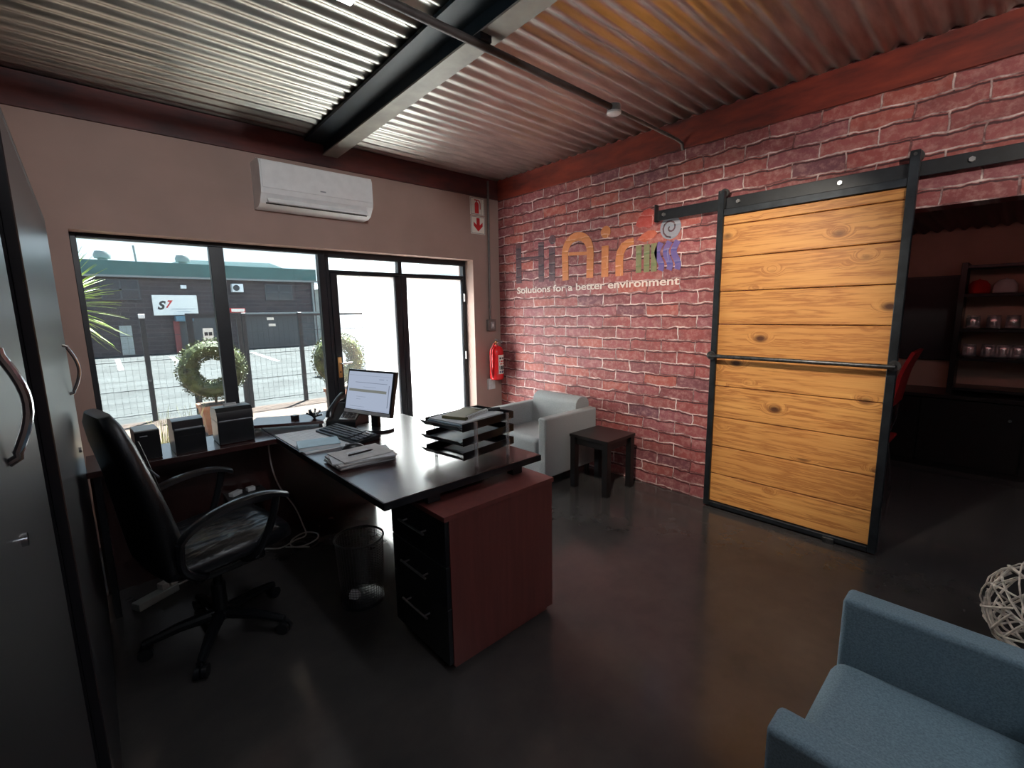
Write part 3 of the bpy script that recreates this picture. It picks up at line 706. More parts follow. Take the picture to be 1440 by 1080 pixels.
# local: x along the screen, -y is the viewing side
ti = Matrix.Translation((0, -.0, .232)) @ Matrix.Rotation(R(-13), 4, 'X')
def mbx(*a, **k):
    m = MB(); m.box(*a, mtx=ti, **k); return m
mw, mh = .40, .27
mbx(-mw/2, mw/2, 0, .03, -mh/2, mh/2, bev=.006).build('casing', 'black_plastic', mo)
scr = mbx(-mw/2+.014, mw/2-.014, -.0015, .0, -mh/2+.026, mh/2-.014).build('screen', 'screen', mo, smooth=False)
mbx(-.17, .15, -.0025, -.0015, .0, .016).build('screen_highlight', 'screen_olive', scr, smooth=False)
ln = MB()
for x0, x1, z0, z1 in ((-.12, .15, .055, .058), (-.18, .18, .098, .099), (-.18, .18, -.104, -.103), (-.05, .06, .03, .0315), (-.1, -.02, -.03, -.0285), (-.1, -.06, -.045, -.0435), (.08, .12, .08, .083), (.14, .15, .08, .083), (.165, .17, -.08, .05), (-.15, -.02, -.09, -.0885)):
    ln.box(x0, x1, -.0022, -.0015, z0, z1, mtx=ti)
ln.build('screen_lines', 'screen_line', scr, smooth=False)
mbx(-mw/2+.004, mw/2-.004, -.002, 0, -mh/2+.004, -mh/2+.022, bev=.001).build('lower_bezel', 'grey_plastic', mo)
m = MB(); m.box(-.03, .03, .03, .055, .012, .22, .004); m.build('stand', 'black_plastic', mo)
m = MB(); m.prism([(.13*math.cos(a), .035+.09*math.sin(a)) for a in [2*PI*i/28 for i in range(28)]], 0, .014); m.build('base', 'black_plastic', mo)

# keyboard
pdz = DT
pad = thing('desk_pad', 'large white desk pad sheet under the keyboard', 'desk pad', (-2.44, -1.18, DT))
m = W(); m.prism([(-2.60, -.95), (-2.29, -.98), (-2.26, -1.47), (-2.60, -1.47)], DT+.0005, DT+.004); m.build('sheet', 'paper', pad, smooth=False)
m = W()
for i in range(9): m.box(-2.57, -2.42, -.98-.03*i, -.979-.03*i, DT+.004, DT+.0045)
m.build('ruled_lines', 'ink_grey', pad, smooth=False)
kb = thing('keyboard', 'black computer keyboard lying in front of the monitor', 'keyboard', (-2.305, -1.275, DT+.004), R(-83))
m = MB(); m.prism([(-.075, 0), (.075, 0), (.075, .024), (-.075, .012)], -.22, .22, 'yzx'); m.build('body', 'black_plastic', kb)
for nm, c0_, c1_ in (('main_keys', 0, 14), ('number_keys', 15, 18)):
    m = MB()
    for r_ in range(5):
        for c in range(c0_, c1_):
            y = -.06+r_*.024; m.box(-.205+c*.0228, -.186+c*.0228, y, y+.02, .014+.0019*(r_*1.5), .021+.0019*(r_*1.5))
    m.build(nm, 'key_plastic', kb, smooth=False)
nb = thing('notebook', 'closed notebook with pale cover on the desk pad near the desk edge', 'notebook', (-2.50, -1.37, DT+.004), R(-14))
m = MB(); m.box(-.1, .1, -.075, .075, .002, .018); m.build('pages', 'paper', nb, smooth=False)
m = MB(); m.box(-.103, .103, -.078, .078, .018, .021, .001, 1).box(-.103, .103, -.078, .078, 0, .002); m.build('cover', 'book_cover', nb, smooth=False)
ms = thing('computer_mouse', 'black computer mouse between the notebook and the paper pile', 'mouse', (-2.405, -1.59, DT), R(160))
m = MB(); m.ball((0, 0, .012), .05, (1.15, .66, .62), 3); bmesh.ops.bisect_plane(m.bm, geom=m.bm.verts[:]+m.bm.edges[:]+m.bm.faces[:], plane_co=(0, 0, 0), plane_no=(0, 0, -1), clear_outer=True); m.build('shell', 'black_plastic', ms)
m = MB(); m.cyl((.03, -.004, .036), (.03, .004, .036), .009, 14); m.build('wheel', 'grey_plastic', ms)
ps = thing('paper_pile', 'untidy pile of cream and white papers near the front of the desk', 'papers', (-2.44, -1.76, DT), R(-8))
rnd = random.Random(5)
for k in range(7):
    m = MB(); z = .0005+.0055*k; mt_ = RZ(rnd.uniform(-.16, .16))
    m.box(-.13+rnd.uniform(-.012, .012), .13+rnd.uniform(-.012, .012), -.1+rnd.uniform(-.008, .008), .1+rnd.uniform(-.008, .008), z, z+.005, mtx=mt_)
    m.build('sheet', 'paper' if k in (0, 2, 5) else 'paper_cream', ps, smooth=False)
m = MB(); m.box(-.06, .05, -.035, .045, .0385, .0395, mtx=RZ(.15)); m.build('slip', 'paper', ps, smooth=False)
m = MB()
for i in range(4): m.box(-.05, .03-.01*i, -.02+.014*i, -.017+.014*i, .0395, .04, mtx=RZ(.15))
m.build('slip_lines', 'ink_grey', ps, smooth=False)
pn = thing('pen', 'black pen lying on the untidy paper pile', 'pen', (-2.45, -1.775, DT+.044), R(5))
m = MB(); m.cyl((-.06, 0, 0), (.055, 0, 0), .0042, 10); m.cyl((.055, 0, 0), (.068, 0, 0), .0042, 10, .001); m.build('barrel', 'black_plastic', pn)
m = MB(); m.box(-.06, -.025, -.001, .001, .0042, .0065); m.build('clip', 'chrome', pn)

# phone
ph = thing('desk_phone', 'black desk telephone with white keys behind the keyboard', 'telephone', (-2.165, -.965, DT), R(-52))
pm = Matrix.Rotation(R(24), 4, 'X')
m = MB(); m.prism([(-.09, 0), (.09, 0), (.09, .115), (.07, .118), (-.09, .03)], -.1, .1, 'yzx'); m.build('base', 'black_plastic', ph)
pm = Matrix.Translation((0, -.01, .0755)) @ Matrix.Rotation(math.atan2(.088, .16), 4, 'X')
m = MB(); m.box(-.02, .09, -.07, .04, -.004, .0015, .001, 1, mtx=pm); m.build('keypad', 'phone_keys', ph)
m = MB()
for i in range(4):
    for j in range(4): m.box(-.012+j*.025, .006+j*.025, -.06+i*.025, -.043+i*.025, .0015, .006, mtx=pm)
m.build('keys', 'ink_grey', ph, smooth=False)
m = MB(); m.box(-.02, .09, .05, .075, 0, .002, mtx=pm); m.build('display', 'phone_keys', ph)
m = MB(); hp = [(-.068, -.095, .058), (-.068, -.085, .085), (-.068, -.04, .122), (-.068, .02, .155), (-.068, .075, .165), (-.068, .09, .145)]
m.tube(hp, [.024, .026, .017, .017, .026, .024], 14); m.build('handset', 'black_plastic', ph)

tg = thing('desk_toy', 'spiky black knick-knack lying on the desk shelf next to the phone', 'ornament', (-2.335, -.855, RT))
m = MB(); rnd = random.Random(9)
for i in range(12):
    a = rnd.uniform(0, 2*PI); e = rnd.uniform(.1, 1.2); d = Vector((math.cos(a)*math.cos(e), math.sin(a)*math.cos(e), math.sin(e)))
    m.tube([(0, 0, .012), Vector((0, 0, .012))+d*.045], [.007, .005], 8); m.ball(Vector((0, 0, .012))+d*.047, .007, sub=1)
m.ball((0, 0, .012), .013, sub=2); m.build('spikes', 'black_plastic', tg)
cb = thing('small_cube', 'tiny black cube on the desk shelf', 'ornament', (-2.435, -.80, RT), .3)
m = MB(); m.box(-.018, .018, -.018, .018, 0, .028, .002); m.build('block', 'black_plastic', cb)

# letter trays (front lip faces -x)
LT = (-2.15, -2.105, DT)
lt = thing('letter_tray', 'three-tier dark letter tray with clear posts at the desk corner', 'letter tray', LT, R(8))
TL, TW = .30, .245
LZ = (.045, .11, .175)
for z in LZ:
    m = MB()
    m.prism([(-.03, z), (TL, z), (TL, z+.003), (-.03, z+.003)], -TW/2, TW/2, 'xzy')
    m.box(-.05, TL, -TW/2-.003, -TW/2, z, z+.035).box(-.05, TL, TW/2, TW/2+.003, z, z+.035).box(TL-.003, TL, -TW/2, TW/2, z, z+.035)
    lipm = [(-.03, z), (-.055, z+.004), (-.085, z+.03), (-.082, z+.031), (-.054, z+.008), (-.03, z+.003)]
    m.prism(lipm, -TW/2, TW/2, 'xzy')
    m.prism([(-.03, z), (-.05, z+.004), (-.05, z+.035), (-.03, z+.035)], -TW/2-.003, -TW/2, 'xzy')
    m.build('tray', 'black_plastic', lt, smooth=False)
for x in (.02, TL-.06):
    for y in (-TW/2-.014, TW/2+.014):
        m = MB(); m.cyl((x, y, 0), (x, y, LZ[-1]+.035), .009, 12)
        for z in LZ: m.box(x-.02, x+.03, min(y, y*.9), max(y, y*.9), z+.002, z+.007)
        m.build('post', 'clear_plastic', lt)
def in_tray(dx, dy): 
    q = RZ(R(8)) @ Vector((dx, dy, 0)); return (LT[0]+q.x, LT[1]+q.y)
rnd = random.Random(11)
for z, n, lab in ((LZ[2], 5, 'thick stack of papers filling the top letter tray'), (LZ[1], 2, 'thin stack of papers in the middle letter tray')):
    x, y = in_tray(.1, 0)
    t = thing('paper_stack', lab, 'papers', (x, y, DT+z+.0035), R(8))
    for k in range(n):
        m = MB(); m.box(-.145+rnd.uniform(-.01, .01), .15, -.105, .105, .0065*k, .0065*k+.006, mtx=RZ(rnd.uniform(-.03, .03))); m.build('sheet', 'paper' if k % 2 == 0 else 'book_cover', t, smooth=False)
x, y = in_tray(.12, .02)
t = thing('paper_stack', 'few papers and an envelope in the bottom letter tray', 'papers', (x, y, DT+LZ[0]+.0035), R(6))
for k in range(2):
    m = MB(); m.box(-.1, .1, -.1, .06, .004*k, .004*k+.0035, mtx=RZ(.1*k)); m.build('sheet', 'paper', t, smooth=False)
x, y = in_tray(.09, .0)
nb2 = thing('spiral_notebook', 'olive notebook with a white spiral on top of the letter tray papers', 'notebook', (x, y, DT+LZ[2]+.0365), R(22))
m = MB(); m.box(-.1, .1, -.065, .065, 0, .014, .001, 1); m.build('cover', 'olive_cover', nb2)
m = MB()
for i in range(16): m.tube([(-.09+.012*i+.004*math.cos(a)*0, -.065+.009*math.cos(a), .009+.009*math.sin(a)) for a in [2*PI*j/10 for j in range(10)]], .0022, 5, closed=True)
m.build('spiral', 'white_plastic', nb2)
x, y = in_tray(.2, -.03)
mk = thing('marker_pen', 'black marker pen lying beside the spiral notebook on the top tray', 'pen', (x+.01, y-.0, DT+LZ[2]+.045), R(-25))
m = MB(); m.cyl((-.06, 0, 0), (.03, 0, 0), .008, 12); m.build('barrel', 'black_plastic', mk)
m = MB(); m.cyl((.03, 0, 0), (.065, 0, 0), .009, 12); m.build('cap', 'black_plastic', mk)

# printers on the credenza
CT = .7525
p1 = thing('speaker_box', 'small plain black box with the sky reflection coloured onto its top, leftmost on the desk return', 'speaker', (-3.185, -.90, CT), R(3))
m = MB(); m.box(-.05, .05, -.075, .075, 0, .145, .004); m.build('body', 'black_plastic', p1)
m = MB(); m.box(-.048, .048, -.073, .073, .145, .149, .001, 1); m.build('top_sheen', 'grey_plastic', p1)  # pale top stands in for the sky reflection
m = MB(); m.box(-.03, 0, -.0765, -.075, .118, .122); m.build('logo_strip', 'ink_grey', p1)
p2 = thing('label_printer', 'squat black label printer with a slot, middle one on the desk return', 'printer', (-3.01, -.885, CT), R(2))
m = MB(); m.prism([(-.085, 0), (.085, 0), (.085, .16), (.0, .175), (-.055, .165), (-.06, .125), (-.085, .12)], -.068, .068, 'yzx'); m.build('body', 'black_plastic', p2, angle=30)
m = MB(); m.box(-.06, .06, -.074, -.058, .121, .127, .001, 1); m.build('slot_bar', 'ink_grey', p2)
m = MB(); m.box(-.05, .05, -.0865, -.085, .03, .09); m.build('front_panel', 'drawer_black', p2)
p3 = thing('receipt_printer', 'tall black printer with rounded lid, rightmost on the desk return', 'printer', (-2.79, -.86, CT), R(0))
m = MB(); m.box(-.088, .088, -.09, .09, 0, .13, .008); m.build('body', 'black_plastic', p3)
m = MB(); m.prism([(-.092, .13), (.09, .13), (.09, .165), (.06, .195), (-.055, .2), (-.085, .18), (-.092, .15)], -.088, .088, 'yzx'); m.build('lid', 'trunk_teal' if False else 'black_plastic', p3, angle=30)
m = MB(); m.box(-.08, .08, -.095, -.088, .13, .134); m.build('lid_seam', 'ink_grey', p3)
m = MB(); m.cyl((-.03, .02, .19), (.03, .02, .19), .022, 16); m.build('roll_knob', 'grey_plastic', p3)
# adapters and cables
def boxthing(name, label, cat, loc, rz, size, mm, group=None):
    t = thing(name, label, cat, loc, rz, group); m = MB(); m.box(-size[0]/2, size[0]/2, -size[1]/2, size[1]/2, 0, size[2], min(size)*.15); m.build('case', mm, t)
    m = MB(); m.tube([(size[0]/2, 0, size[2]/2), (size[0]/2+.02, 0, size[2]/2), (size[0]/2+.035, .01, size[2]/2-.003)], .004, 8); m.build('plug_lead', 'black_plastic', t); return t
boxthing('power_adapter', 'flat white power adapter, left of the two on the shelf under the desk return', 'adapter', (-2.80, -.78, .3955), .6, (.07, .035, .025), 'white_plastic')
boxthing('power_adapter', 'small white power adapter, right of the two on the shelf under the desk return', 'adapter', (-2.715, -.76, .3955), .2, (.045, .035, .025), 'white_plastic')
pw = thing('power_strip', 'grey power strip lying on the dark floor behind the office chair', 'power strip', (-3.20, -.93, 0), R(28))
m = MB(); m.box(-.14, .06, -.03, .03, 0, .04, .006); m.build('body', 'pale_panel', pw)
for x in (.0, .045):
    m = MB(); m.box(x-.02, x+.018, -.022, .022, .04, .075, .006); m.build('plug', 'cable_white', pw)
m = MB(); m.tube([(.06, 0, .02), (.12, .005, .012), (.2, .01, .006), (.27, .03, .006)], .005, 8); m.build('cord', 'cable_white', pw)
cbl = MB(); pts = [(-2.60, -.79, .70), (-2.60, -.81, .55), (-2.57, -.82, .4), (-2.50, -.85, .25), (-2.46, -.84, .12), (-2.44, -.82, .03), (-2.5, -.80, .008), (-2.6, -.84, .007), (-2.68, -.78, .007), (-2.76, -.76, .007), (-2.86, -.74, .007)]
def smooth_pts(p, n=6):
    P = [Vector(q) for q in p]; out = []
    for i in range(len(P)-1):
        a, b, c, d = P[max(i-1, 0)], P[i], P[i+1], P[min(i+2, len(P)-1)]
        for k in range(n):
            t = k/n; out.append(.5*((2*b)+(-a+c)*t+(2*a-5*b+4*c-d)*t*t+(-a+3*b-3*c+d)*t**3))
    out.append(P[-1]); return out
cbl.tube(smooth_pts(pts), .0045, 8)
tag(cbl.build('power_cable', 'cable_white'), 'white cable hanging down from the desk edge to the floor', 'cable')
c2 = MB(); c2.tube(smooth_pts([(-2.58, -.87, .016), (-2.5, -.93, .016), (-2.4, -.9, .016), (-2.37, -.82, .016), (-2.43, -.76, .02), (-2.52, -.8, .016), (-2.55, -.9, .02), (-2.47, -.97, .016)]), .0045, 8)
tag(c2.build('data_cable', 'cable_white'), 'loose coil of white cable on the floor under the desk', 'cable')

# waste bin
bn = thing('waste_bin', 'black wire mesh waste bin standing next to the drawer pedestal', 'bin', (-2.455, -1.70, 0))
m = MB(); nseg = 44; bh = .345
for k in range(nseg):
    a = 2*PI*k/nseg; m.tube([(.1*math.cos(a), .1*math.sin(a), .02), (.117*math.cos(a), .117*math.sin(a), bh)], .0011, 3, cap=False)
for j in range(24):
    z = .025+(bh-.03)*j/23; r = .1+.017*(z-.02)/(bh-.02)
    m.tube([(r*math.cos(2*PI*k/36), r*math.sin(2*PI*k/36), z) for k in range(36)], .0011, 3, closed=True)
m.build('wire_mesh', 'black_metal', bn)
m = MB(); m.tube([(.118*math.cos(2*PI*k/40), .118*math.sin(2*PI*k/40), bh) for k in range(40)], .005, 8, closed=True); m.build('rim', 'raw_steel', bn)
m = MB(); m.lathe([(0, 0), (.1, 0), (.104, .004), (.104, .022), (.1, .024), (0, .024)], (0, 0, 0), 40); m.build('base', 'black_metal', bn)
cpz = MB(); cpz.ball((-2.50, -1.70, .024+.024), .026, sub=3); rnd = random.Random(2)
for v in cpz.bm.verts: v.co += (v.co-Vector((-2.50, -1.70, .048))).normalized()*rnd.uniform(-.006, .005)
tag(cpz.build('crumpled_paper', 'paper', angle=10), 'crumpled white paper lying in the wire waste bin', 'paper')

# ------------------------------------------------------------------ office chair (local +x is forward)
oc = thing('office_chair', 'high-backed black leather office chair pulled up to the desk', 'office chair', (-3.035, -1.48, 0), R(11))
def slab(rows, y_half, name, mm, par, thick):
    """soft slab: rows = (x, z, half width, thickness)"""
    m = MB(); rings = []
    for (x, z, hw, th, nx, nz) in rows:
        ring = []
        for k in range(24):
            a = 2*PI*k/24; c, s_ = math.cos(a), math.sin(a)
            u = math.copysign(abs(c)**.45, c)*hw; v = math.copysign(abs(s_)**.7, s_)*th/2
            ring.append(m.bm.verts.new((x+nx*v, u, z+nz*v)))
        rings.append(ring)
    for A, B in zip(rings, rings[1:]):
        for k in range(24): m.bm.faces.new((A[k], A[(k+1) % 24], B[(k+1) % 24], B[k]))
    m.bm.faces.new(rings[0][::-1]); m.bm.faces.new(rings[-1])
    return m.build(name, mm, par, angle=60)
slab([(-.235, .46, .15, .05, 0, 1), (-.225, .46, .21, .085, 0, 1), (-.1, .462, .245, .11, 0, 1), (.05, .47, .25, .115, 0, 1), (.18, .475, .245, .11, 0, 1), (.245, .465, .22, .085, 0, 1), (.265, .445, .16, .05, 0, 1)], 0, 'seat', 'creased_leather', oc, 0)
rows = []
for x, z, hw, th in ((-.205, .43, .16, .05), (-.21, .47, .22, .10), (-.215, .58, .24, .12), (-.235, .70, .25, .105), (-.265, .85, .24, .085), (-.295, .98, .215, .08), (-.315, 1.06, .18, .065), (-.322, 1.10, .13, .04)):
    rows.append((x, z, hw, th, .97, .24))
slab(rows, 0, 'backrest', 'black_leather', oc, 0)
m = MB()
for y in (-.07, .07): m.tube(smooth_pts([(-.155, y, .58), (-.175, y, .72), (-.2, y, .85), (-.23, y, .98)], 4), .003, 6)
m.tube(smooth_pts([(-.215, -.2, .86), (-.205, 0, .86), (-.215, .2, .86)], 5), .004, 6); m.build('seam', 'black_leather', oc)
for s in (-1, 1):
    y = s*.275
    m = MB(); ap = [(-.205, y, .60), (-.16, y, .645), (-.06, y, .685), (.06, y, .70), (.15, y, .69), (.215, y, .665)]
    P = smooth_pts(ap, 4); n = len(P)
    prev = None
    for i, p in enumerate(P):
        w_ = .030*(1-.35*abs(i/(n-1)-.5)); h_ = .014
        ring = [m.bm.verts.new(p+Vector((0, dy*w_, dz*h_))) for dy, dz in ((-1, -.6), (-.9, .5), (-.4, 1), (.4, 1), (.9, .5), (1, -.6), (0, -1))]
        if prev: 
            for k in range(7): m.bm.faces.new((prev[k], prev[(k+1) % 7], ring[(k+1) % 7], ring[k]))
        else: m.bm.faces.new(ring[::-1])
        prev = ring
    m.bm.faces.new(prev); arm = m.build('armrest', 'black_plastic', oc)
    m = MB(); m.tube(smooth_pts([(.17, y, .685), (.15, y, .60), (.11, s*.265, .5), (.07, s*.25, .43), (.05, s*.18, .405)], 4), .016, 10); m.tube(smooth_pts([(-.2, y, .605), (-.2, s*.27, .5), (-.14, s*.25, .43), (-.1, s*.18, .405)], 4), .016, 10); m.build('armrest_bracket', 'black_plastic', arm)
m = MB(); m.box(-.14, .14, -.19, .19, .375, .41, .01); m.build('seat_mechanism', 'black_plastic', oc)
m = MB(); m.cyl((0, 0, .1), (0, 0, .25), .03, 18); m.cyl((0, 0, .25), (0, 0, .38), .018, 18); m.build('gas_lift', 'black_plastic', oc)
m = MB(); m.cyl((0, 0, .085), (0, 0, .12), .045, 18)
for k in range(5):
    a = 2*PI*k/5+.3; m.tube([(0, 0, .105), (.16*math.cos(a), .16*math.sin(a), .095), (.29*math.cos(a), .29*math.sin(a), .068)], [.028, .022, .015], 10)
m.build('star_base', 'black_plastic', oc)
for k in range(5):
    a = 2*PI*k/5+.3; c = Vector((.285*math.cos(a), .285*math.sin(a), .028)); d = Vector((-math.sin(a), math.cos(a), 0))
    m = MB(); m.cyl(c-d*.022, c-d*.004, .027, 16); m.cyl(c+d*.004, c+d*.022, .027, 16); m.cyl(c, c+Vector((0, 0, .045)), .008, 10); m.build('caster', 'black_plastic', oc)

# ------------------------------------------------------------------ storage cabinets on the left
def cabinet(label, y0, y1, xf, h, hy, hz, hh, lz, so=.014, bu=.024):
    t = thing('storage_cabinet', label, 'cabinet', ((xf+XL)/2, (y0+y1)/2, 0))
    m = W(); m.box(XL+.01, xf-.02, y0, y1, .0, h-.02); m.build('body', 'cab_wood', t, smooth=False)
    m = W(); m.box(XL+.01, xf, y0-.001, y1+.001, h-.02, h, .002, 1); m.build('top', 'cab_wood', t, smooth=False)
    m = W(); m.box(xf-.02, xf, y0+.001, y1-.001, .06, h-.022, .002, 1); d = m.build('door', 'cab_wood', t, smooth=False)
    m = W(); P = [(xf, hy, hz+hh+.01), (xf+so, hy, hz+hh+.005)]+[(xf+so+bu*math.sin(PI*i/10), hy, hz+hh-2*hh*i/10) for i in range(11)]+[(xf+so, hy, hz-hh-.005), (xf, hy, hz-hh-.01)]
    m.tube(P, .006 if bu > .02 else .0045, 10); m.build('handle', 'chrome', d)
    m = W(); m.cyl((xf, hy-.01, hz-lz), (xf+so*.6, hy-.01, hz-lz), .011 if bu > .02 else .007, 16); m.build('lock', 'chrome', d)
    return t
cabinet('tall dark wooden cabinet near the window wall, behind the office chair', -2.50, -.92, -3.42, 1.88, -1.35, 1.255, .085, .32)
cabinet('tall dark wooden cabinet at the left picture edge, nearest to the viewer', -3.83, -2.83, -3.42, 1.88, -3.15, 1.365, .05, .14, .008, .013)

# ------------------------------------------------------------------ twig ball
tb = MB(); rnd = random.Random(4); c0 = Vector((-.66, -4.06, .225))
for k in range(46):
    ax = Vector((rnd.gauss(0, 1), rnd.gauss(0, 1), rnd.gauss(0, 1))).normalized(); u = ax.orthogonal().normalized(); v = ax.cross(u)
    rr = rnd.uniform(.2, .218); a0 = rnd.uniform(0, 2*PI); ln_ = rnd.uniform(1.6, 4.5); off = ax*rnd.uniform(-.065, .065)
    rad = math.sqrt(max(.01, rr*rr-off.length_squared))
    tb.tube([c0+off+(u*math.cos(a0+ln_*i/18)+v*math.sin(a0+ln_*i/18))*(rad+rnd.uniform(-.004, .004)) for i in range(19)], rnd.uniform(.003, .0055), 6)
tag(tb.build('twig_ball', 'twig'), 'woven ball of pale twigs on the floor at the right edge', 'decorative ball')

# ------------------------------------------------------------------ next room
bd = thing('notice_board', 'dark blue-black board on the brown wall of the next room', 'board', (AX-.02, -3.0, .92))
m = W(); m.box(AX-.03, AX-.001, -3.44, -2.2, .93, 1.71, .003); m.build('panel', 'board', bd)
m = W(); m.box(AX-.036, AX-.03, -3.44, -2.2, .93, .945).box(AX-.036, AX-.03, -3.44, -2.2, 1.695, 1.71).box(AX-.036, AX-.03, -3.44, -3.425, .945, 1.695); m.build('edge_strip', 'black_metal', bd)
sh = thing('display_shelf', 'black open shelf unit with caps and glass jars in the next room', 'shelf', (2.45, -4.0, 0))
SY0, SY1 = -4.6, -3.45; SX0, SX1 = 2.28, 2.59
for y in (SY0, SY1-.04):
    m = W(); m.box(SX0, SX1, y, y+.04, .671, 1.80, .002, 1); m.build('upright', 'black_wood', sh)
for z in (.72, .985, 1.235, 1.535, 1.775):
    m = W(); m.box(SX0, SX1, SY0+.04, SY1-.04, z-.025, z, .002, 1); m.build('shelf_board', 'black_wood', sh)
sbd = thing('sideboard', 'long black sideboard along the rear wall of the next room', 'cabinet', (2.35, -4.0, 0))
m = W(); m.box(2.14, 2.59, -5.9, -2.0, .0, .64); m.build('body', 'black_wood', sbd, smooth=False)
m = W(); m.box(2.10, 2.595, -5.92, -1.98, .64, .67, .003); m.build('top', 'black_wood', sbd)
for k in range(6):
    m = W(); m.box(2.12, 2.14, -5.88+.645*k, -5.88+.645*k+.635, .05, .63, .002, 1); d_ = m.build('door', 'black_wood', sbd)
    m = W(); m.cyl((2.12, -5.80+.645*k, .5), (2.10, -5.80+.645*k, .5), .012, 12); m.build('knob', 'chrome', d_)
def cap(label, y, mm):
    t = thing('baseball_cap', label, 'cap', (2.42, y, 1.536), PI)
    m = MB(); m.lathe([(.072, 0), (.075, .03), (.069, .075), (.044, .108), (.012, .118), (0, .119)], (0, 0, 0), 24); m.build('crown', mm, t)
    m = MB(); m.prism([(.055+.085*math.cos(a), .066*math.sin(a)) for a in [-PI/2+PI*i/14 for i in range(15)]], .004, .009); m.build('brim', mm, t)
    m = MB(); m.ball((0, 0, .12), .007, sub=2); m.build('button', mm, t)
cap('red baseball cap on the upper shelf of the next room', -3.565, 'cap_red'); cap('white baseball cap on the upper shelf of the next room', -3.725, 'cap_white')
def jar(label, y, z, grp):
    t = thing('glass_jar', label, 'jar', (2.4, y, z), 0, grp)
    m = MB(); m.lathe([(0, .003), (.042, .003), (.046, .01), (.046, .09), (.04, .1), (.037, .1), (.043, .088), (.043, .012), (0, .008)], (0, 0, 0), 24); m.build('vessel', 'jar_glass', t)
    m = MB(); m.lathe([(.04, .1), (.043, .102), (.043, .112), (.04, .114), (0, .114)], (0, 0, 0), 24); m.build('lid', 'clear_plastic', t); return t
for y, wd in ((-3.56, 'first'), (-3.685, 'second'), (-3.80, 'third')): jar(f'glass jar on the middle shelf of the next room, {wd} from the upright', y, 1.236, 'glass jars in the next room')
for y, wd in ((-3.56, 'first'), (-3.675, 'second'), (-3.765, 'third'), (-3.85, 'fourth')): jar(f'glass jar on the lower shelf of the next room, {wd} from the upright', y, .986, 'glass jars in the next room')
rc = thing('red_chair', 'red moulded chair half hidden behind the sliding door in the next room', 'chair', (1.0, -3.08, 0), R(90))
m = MB(); pr = smooth_pts([(-.185, 0, .74), (-.2, 0, .85), (-.225, 0, .99), (-.275, 0, 1.13)], 5)
A = [(p.x, p.z) for p in pr]; B = [(p.x-.022, p.z-.004) for p in pr][::-1]
m.prism(A+B, -.2, .2, 'xzy'); m.build('backrest', 'red_plastic', rc)
for sy in (-1, 1):
    m = MB(); m.tube([(-.15, sy*.13, .45), (-.19, sy*.13, .6), (-.2, sy*.13, .8)], .009, 10); m.build('back_strut', 'chrome', rc)
m = MB(); m.box(-.2, .22, -.21, .21, .445, .47, .01); m.build('seat', 'red_plastic', rc)
for sx in (-1, 1):
    for sy in (-1, 1):
        m = MB(); m.tube([(sx*.15, sy*.16, .445), (sx*.2, sy*.2, 0)], .01, 10); m.build('leg', 'chrome', rc)

# ------------------------------------------------------------------ outdoors
g = MB(); g.box(-40, 40, 4.42, 60, -.3, -.02); struct(g.build('street', 'asphalt', smooth=False), 'pale asphalt street and parking in the sun')
g = MB(); g.box(-12, 14, .25, 4.42, -.3, -.01); struct(g.build('patio', 'patio', smooth=False), 'paved strip between the windows and the fence')
for x0, y0, x1, y1, wd in ((-2.62, 17.9, -2.72, 13.3, 'left'), (-1.07, 17.6, -1.23, 14.7, 'middle'), (1.55, 17.1, 1.15, 12.4, 'right')):
    m = MB(); d = Vector((x1-x0, y1-y0, 0)).normalized(); q = Vector((-d.y, d.x, 0))*.06
    m.prism([(x0+q.x, y0+q.y), (x0-q.x, y0-q.y), (x1-q.x, y1-q.y), (x1+q.x, y1+q.y)], -.02, -.012)
    tag(m.build('parking_line', 'road_paint', smooth=False), f'white painted parking line on the street, {wd} of the three', 'road marking', 'white parking lines')
BY = 20.
bl = thing('street_building', 'single-storey brick building with green fascia across the street', 'building', (-6, BY+4, -.02))
m = W(); m.box(-22, 5.27, BY, BY+9, -.02, 3.1); m.build('wall', 'street_brick', bl, smooth=False)
m = W(); m.box(-22.1, 5.35, BY-.12, BY+9, 3.1, 3.64); m.build('fascia', 'green_fascia', bl, smooth=False)
m = W(); m.box(-22.1, 5.37, BY-.2, BY-.12, 3.02, 3.1); m.build('gutter', 'gutter', bl, smooth=False)
m = W(); m.prism([(-.6, 3.64), (5.0, 3.64), (3.9, 4.05), (.2, 4.0)], BY+2, BY+8, 'xzy'); m.build('roof', 'pale_roof', bl, smooth=False)
for x0, x1, z0, z1 in ((-2.75, -1.55, 2.15, 2.95), (3.0, 4.2, 2.15, 2.9)):
    m = W(); m.box(x0, x1, BY-.05, BY, z0, z1).box(x0, x1, BY-.07, BY-.05, (z0+z1)/2-.03, (z0+z1)/2+.03).box((x0+x1)/2-.03, (x0+x1)/2+.03, BY-.07, BY-.05, z0, z1); f_ = m.build('window', 'grey_door', bl, smooth=False)
    m = W(); m.box(x0+.06, x1-.06, BY-.06, BY-.05, z0+.05, z1-.05); m.build('pane', 'glass_dark', f_, smooth=False)
m = W(); m.box(-2.36, -1.98, BY-.06, BY, .0, 1.15); m.build('meter_panel', 'pale_panel', bl, smooth=False)
m = W(); m.box(-.62, -.42, BY-.15, BY, -.02, 1.3); m.build('column', 'dull_red', bl, smooth=False)
m = W(); m.box(-.42, .9, BY-.06, BY, -.02, 1.5); m.build('doorway', 'grey_door', bl, smooth=False)
m = W(); m.box(1.75, 5.2, BY-.06, BY, -.02, 1.48); m.build('roller_shutter', 'grey_door', bl, smooth=False)
m = W(); m.box(1.4, 5.27, BY-.35, BY, 1.5, 1.6); m.build('canopy', 'gutter', bl, smooth=False)
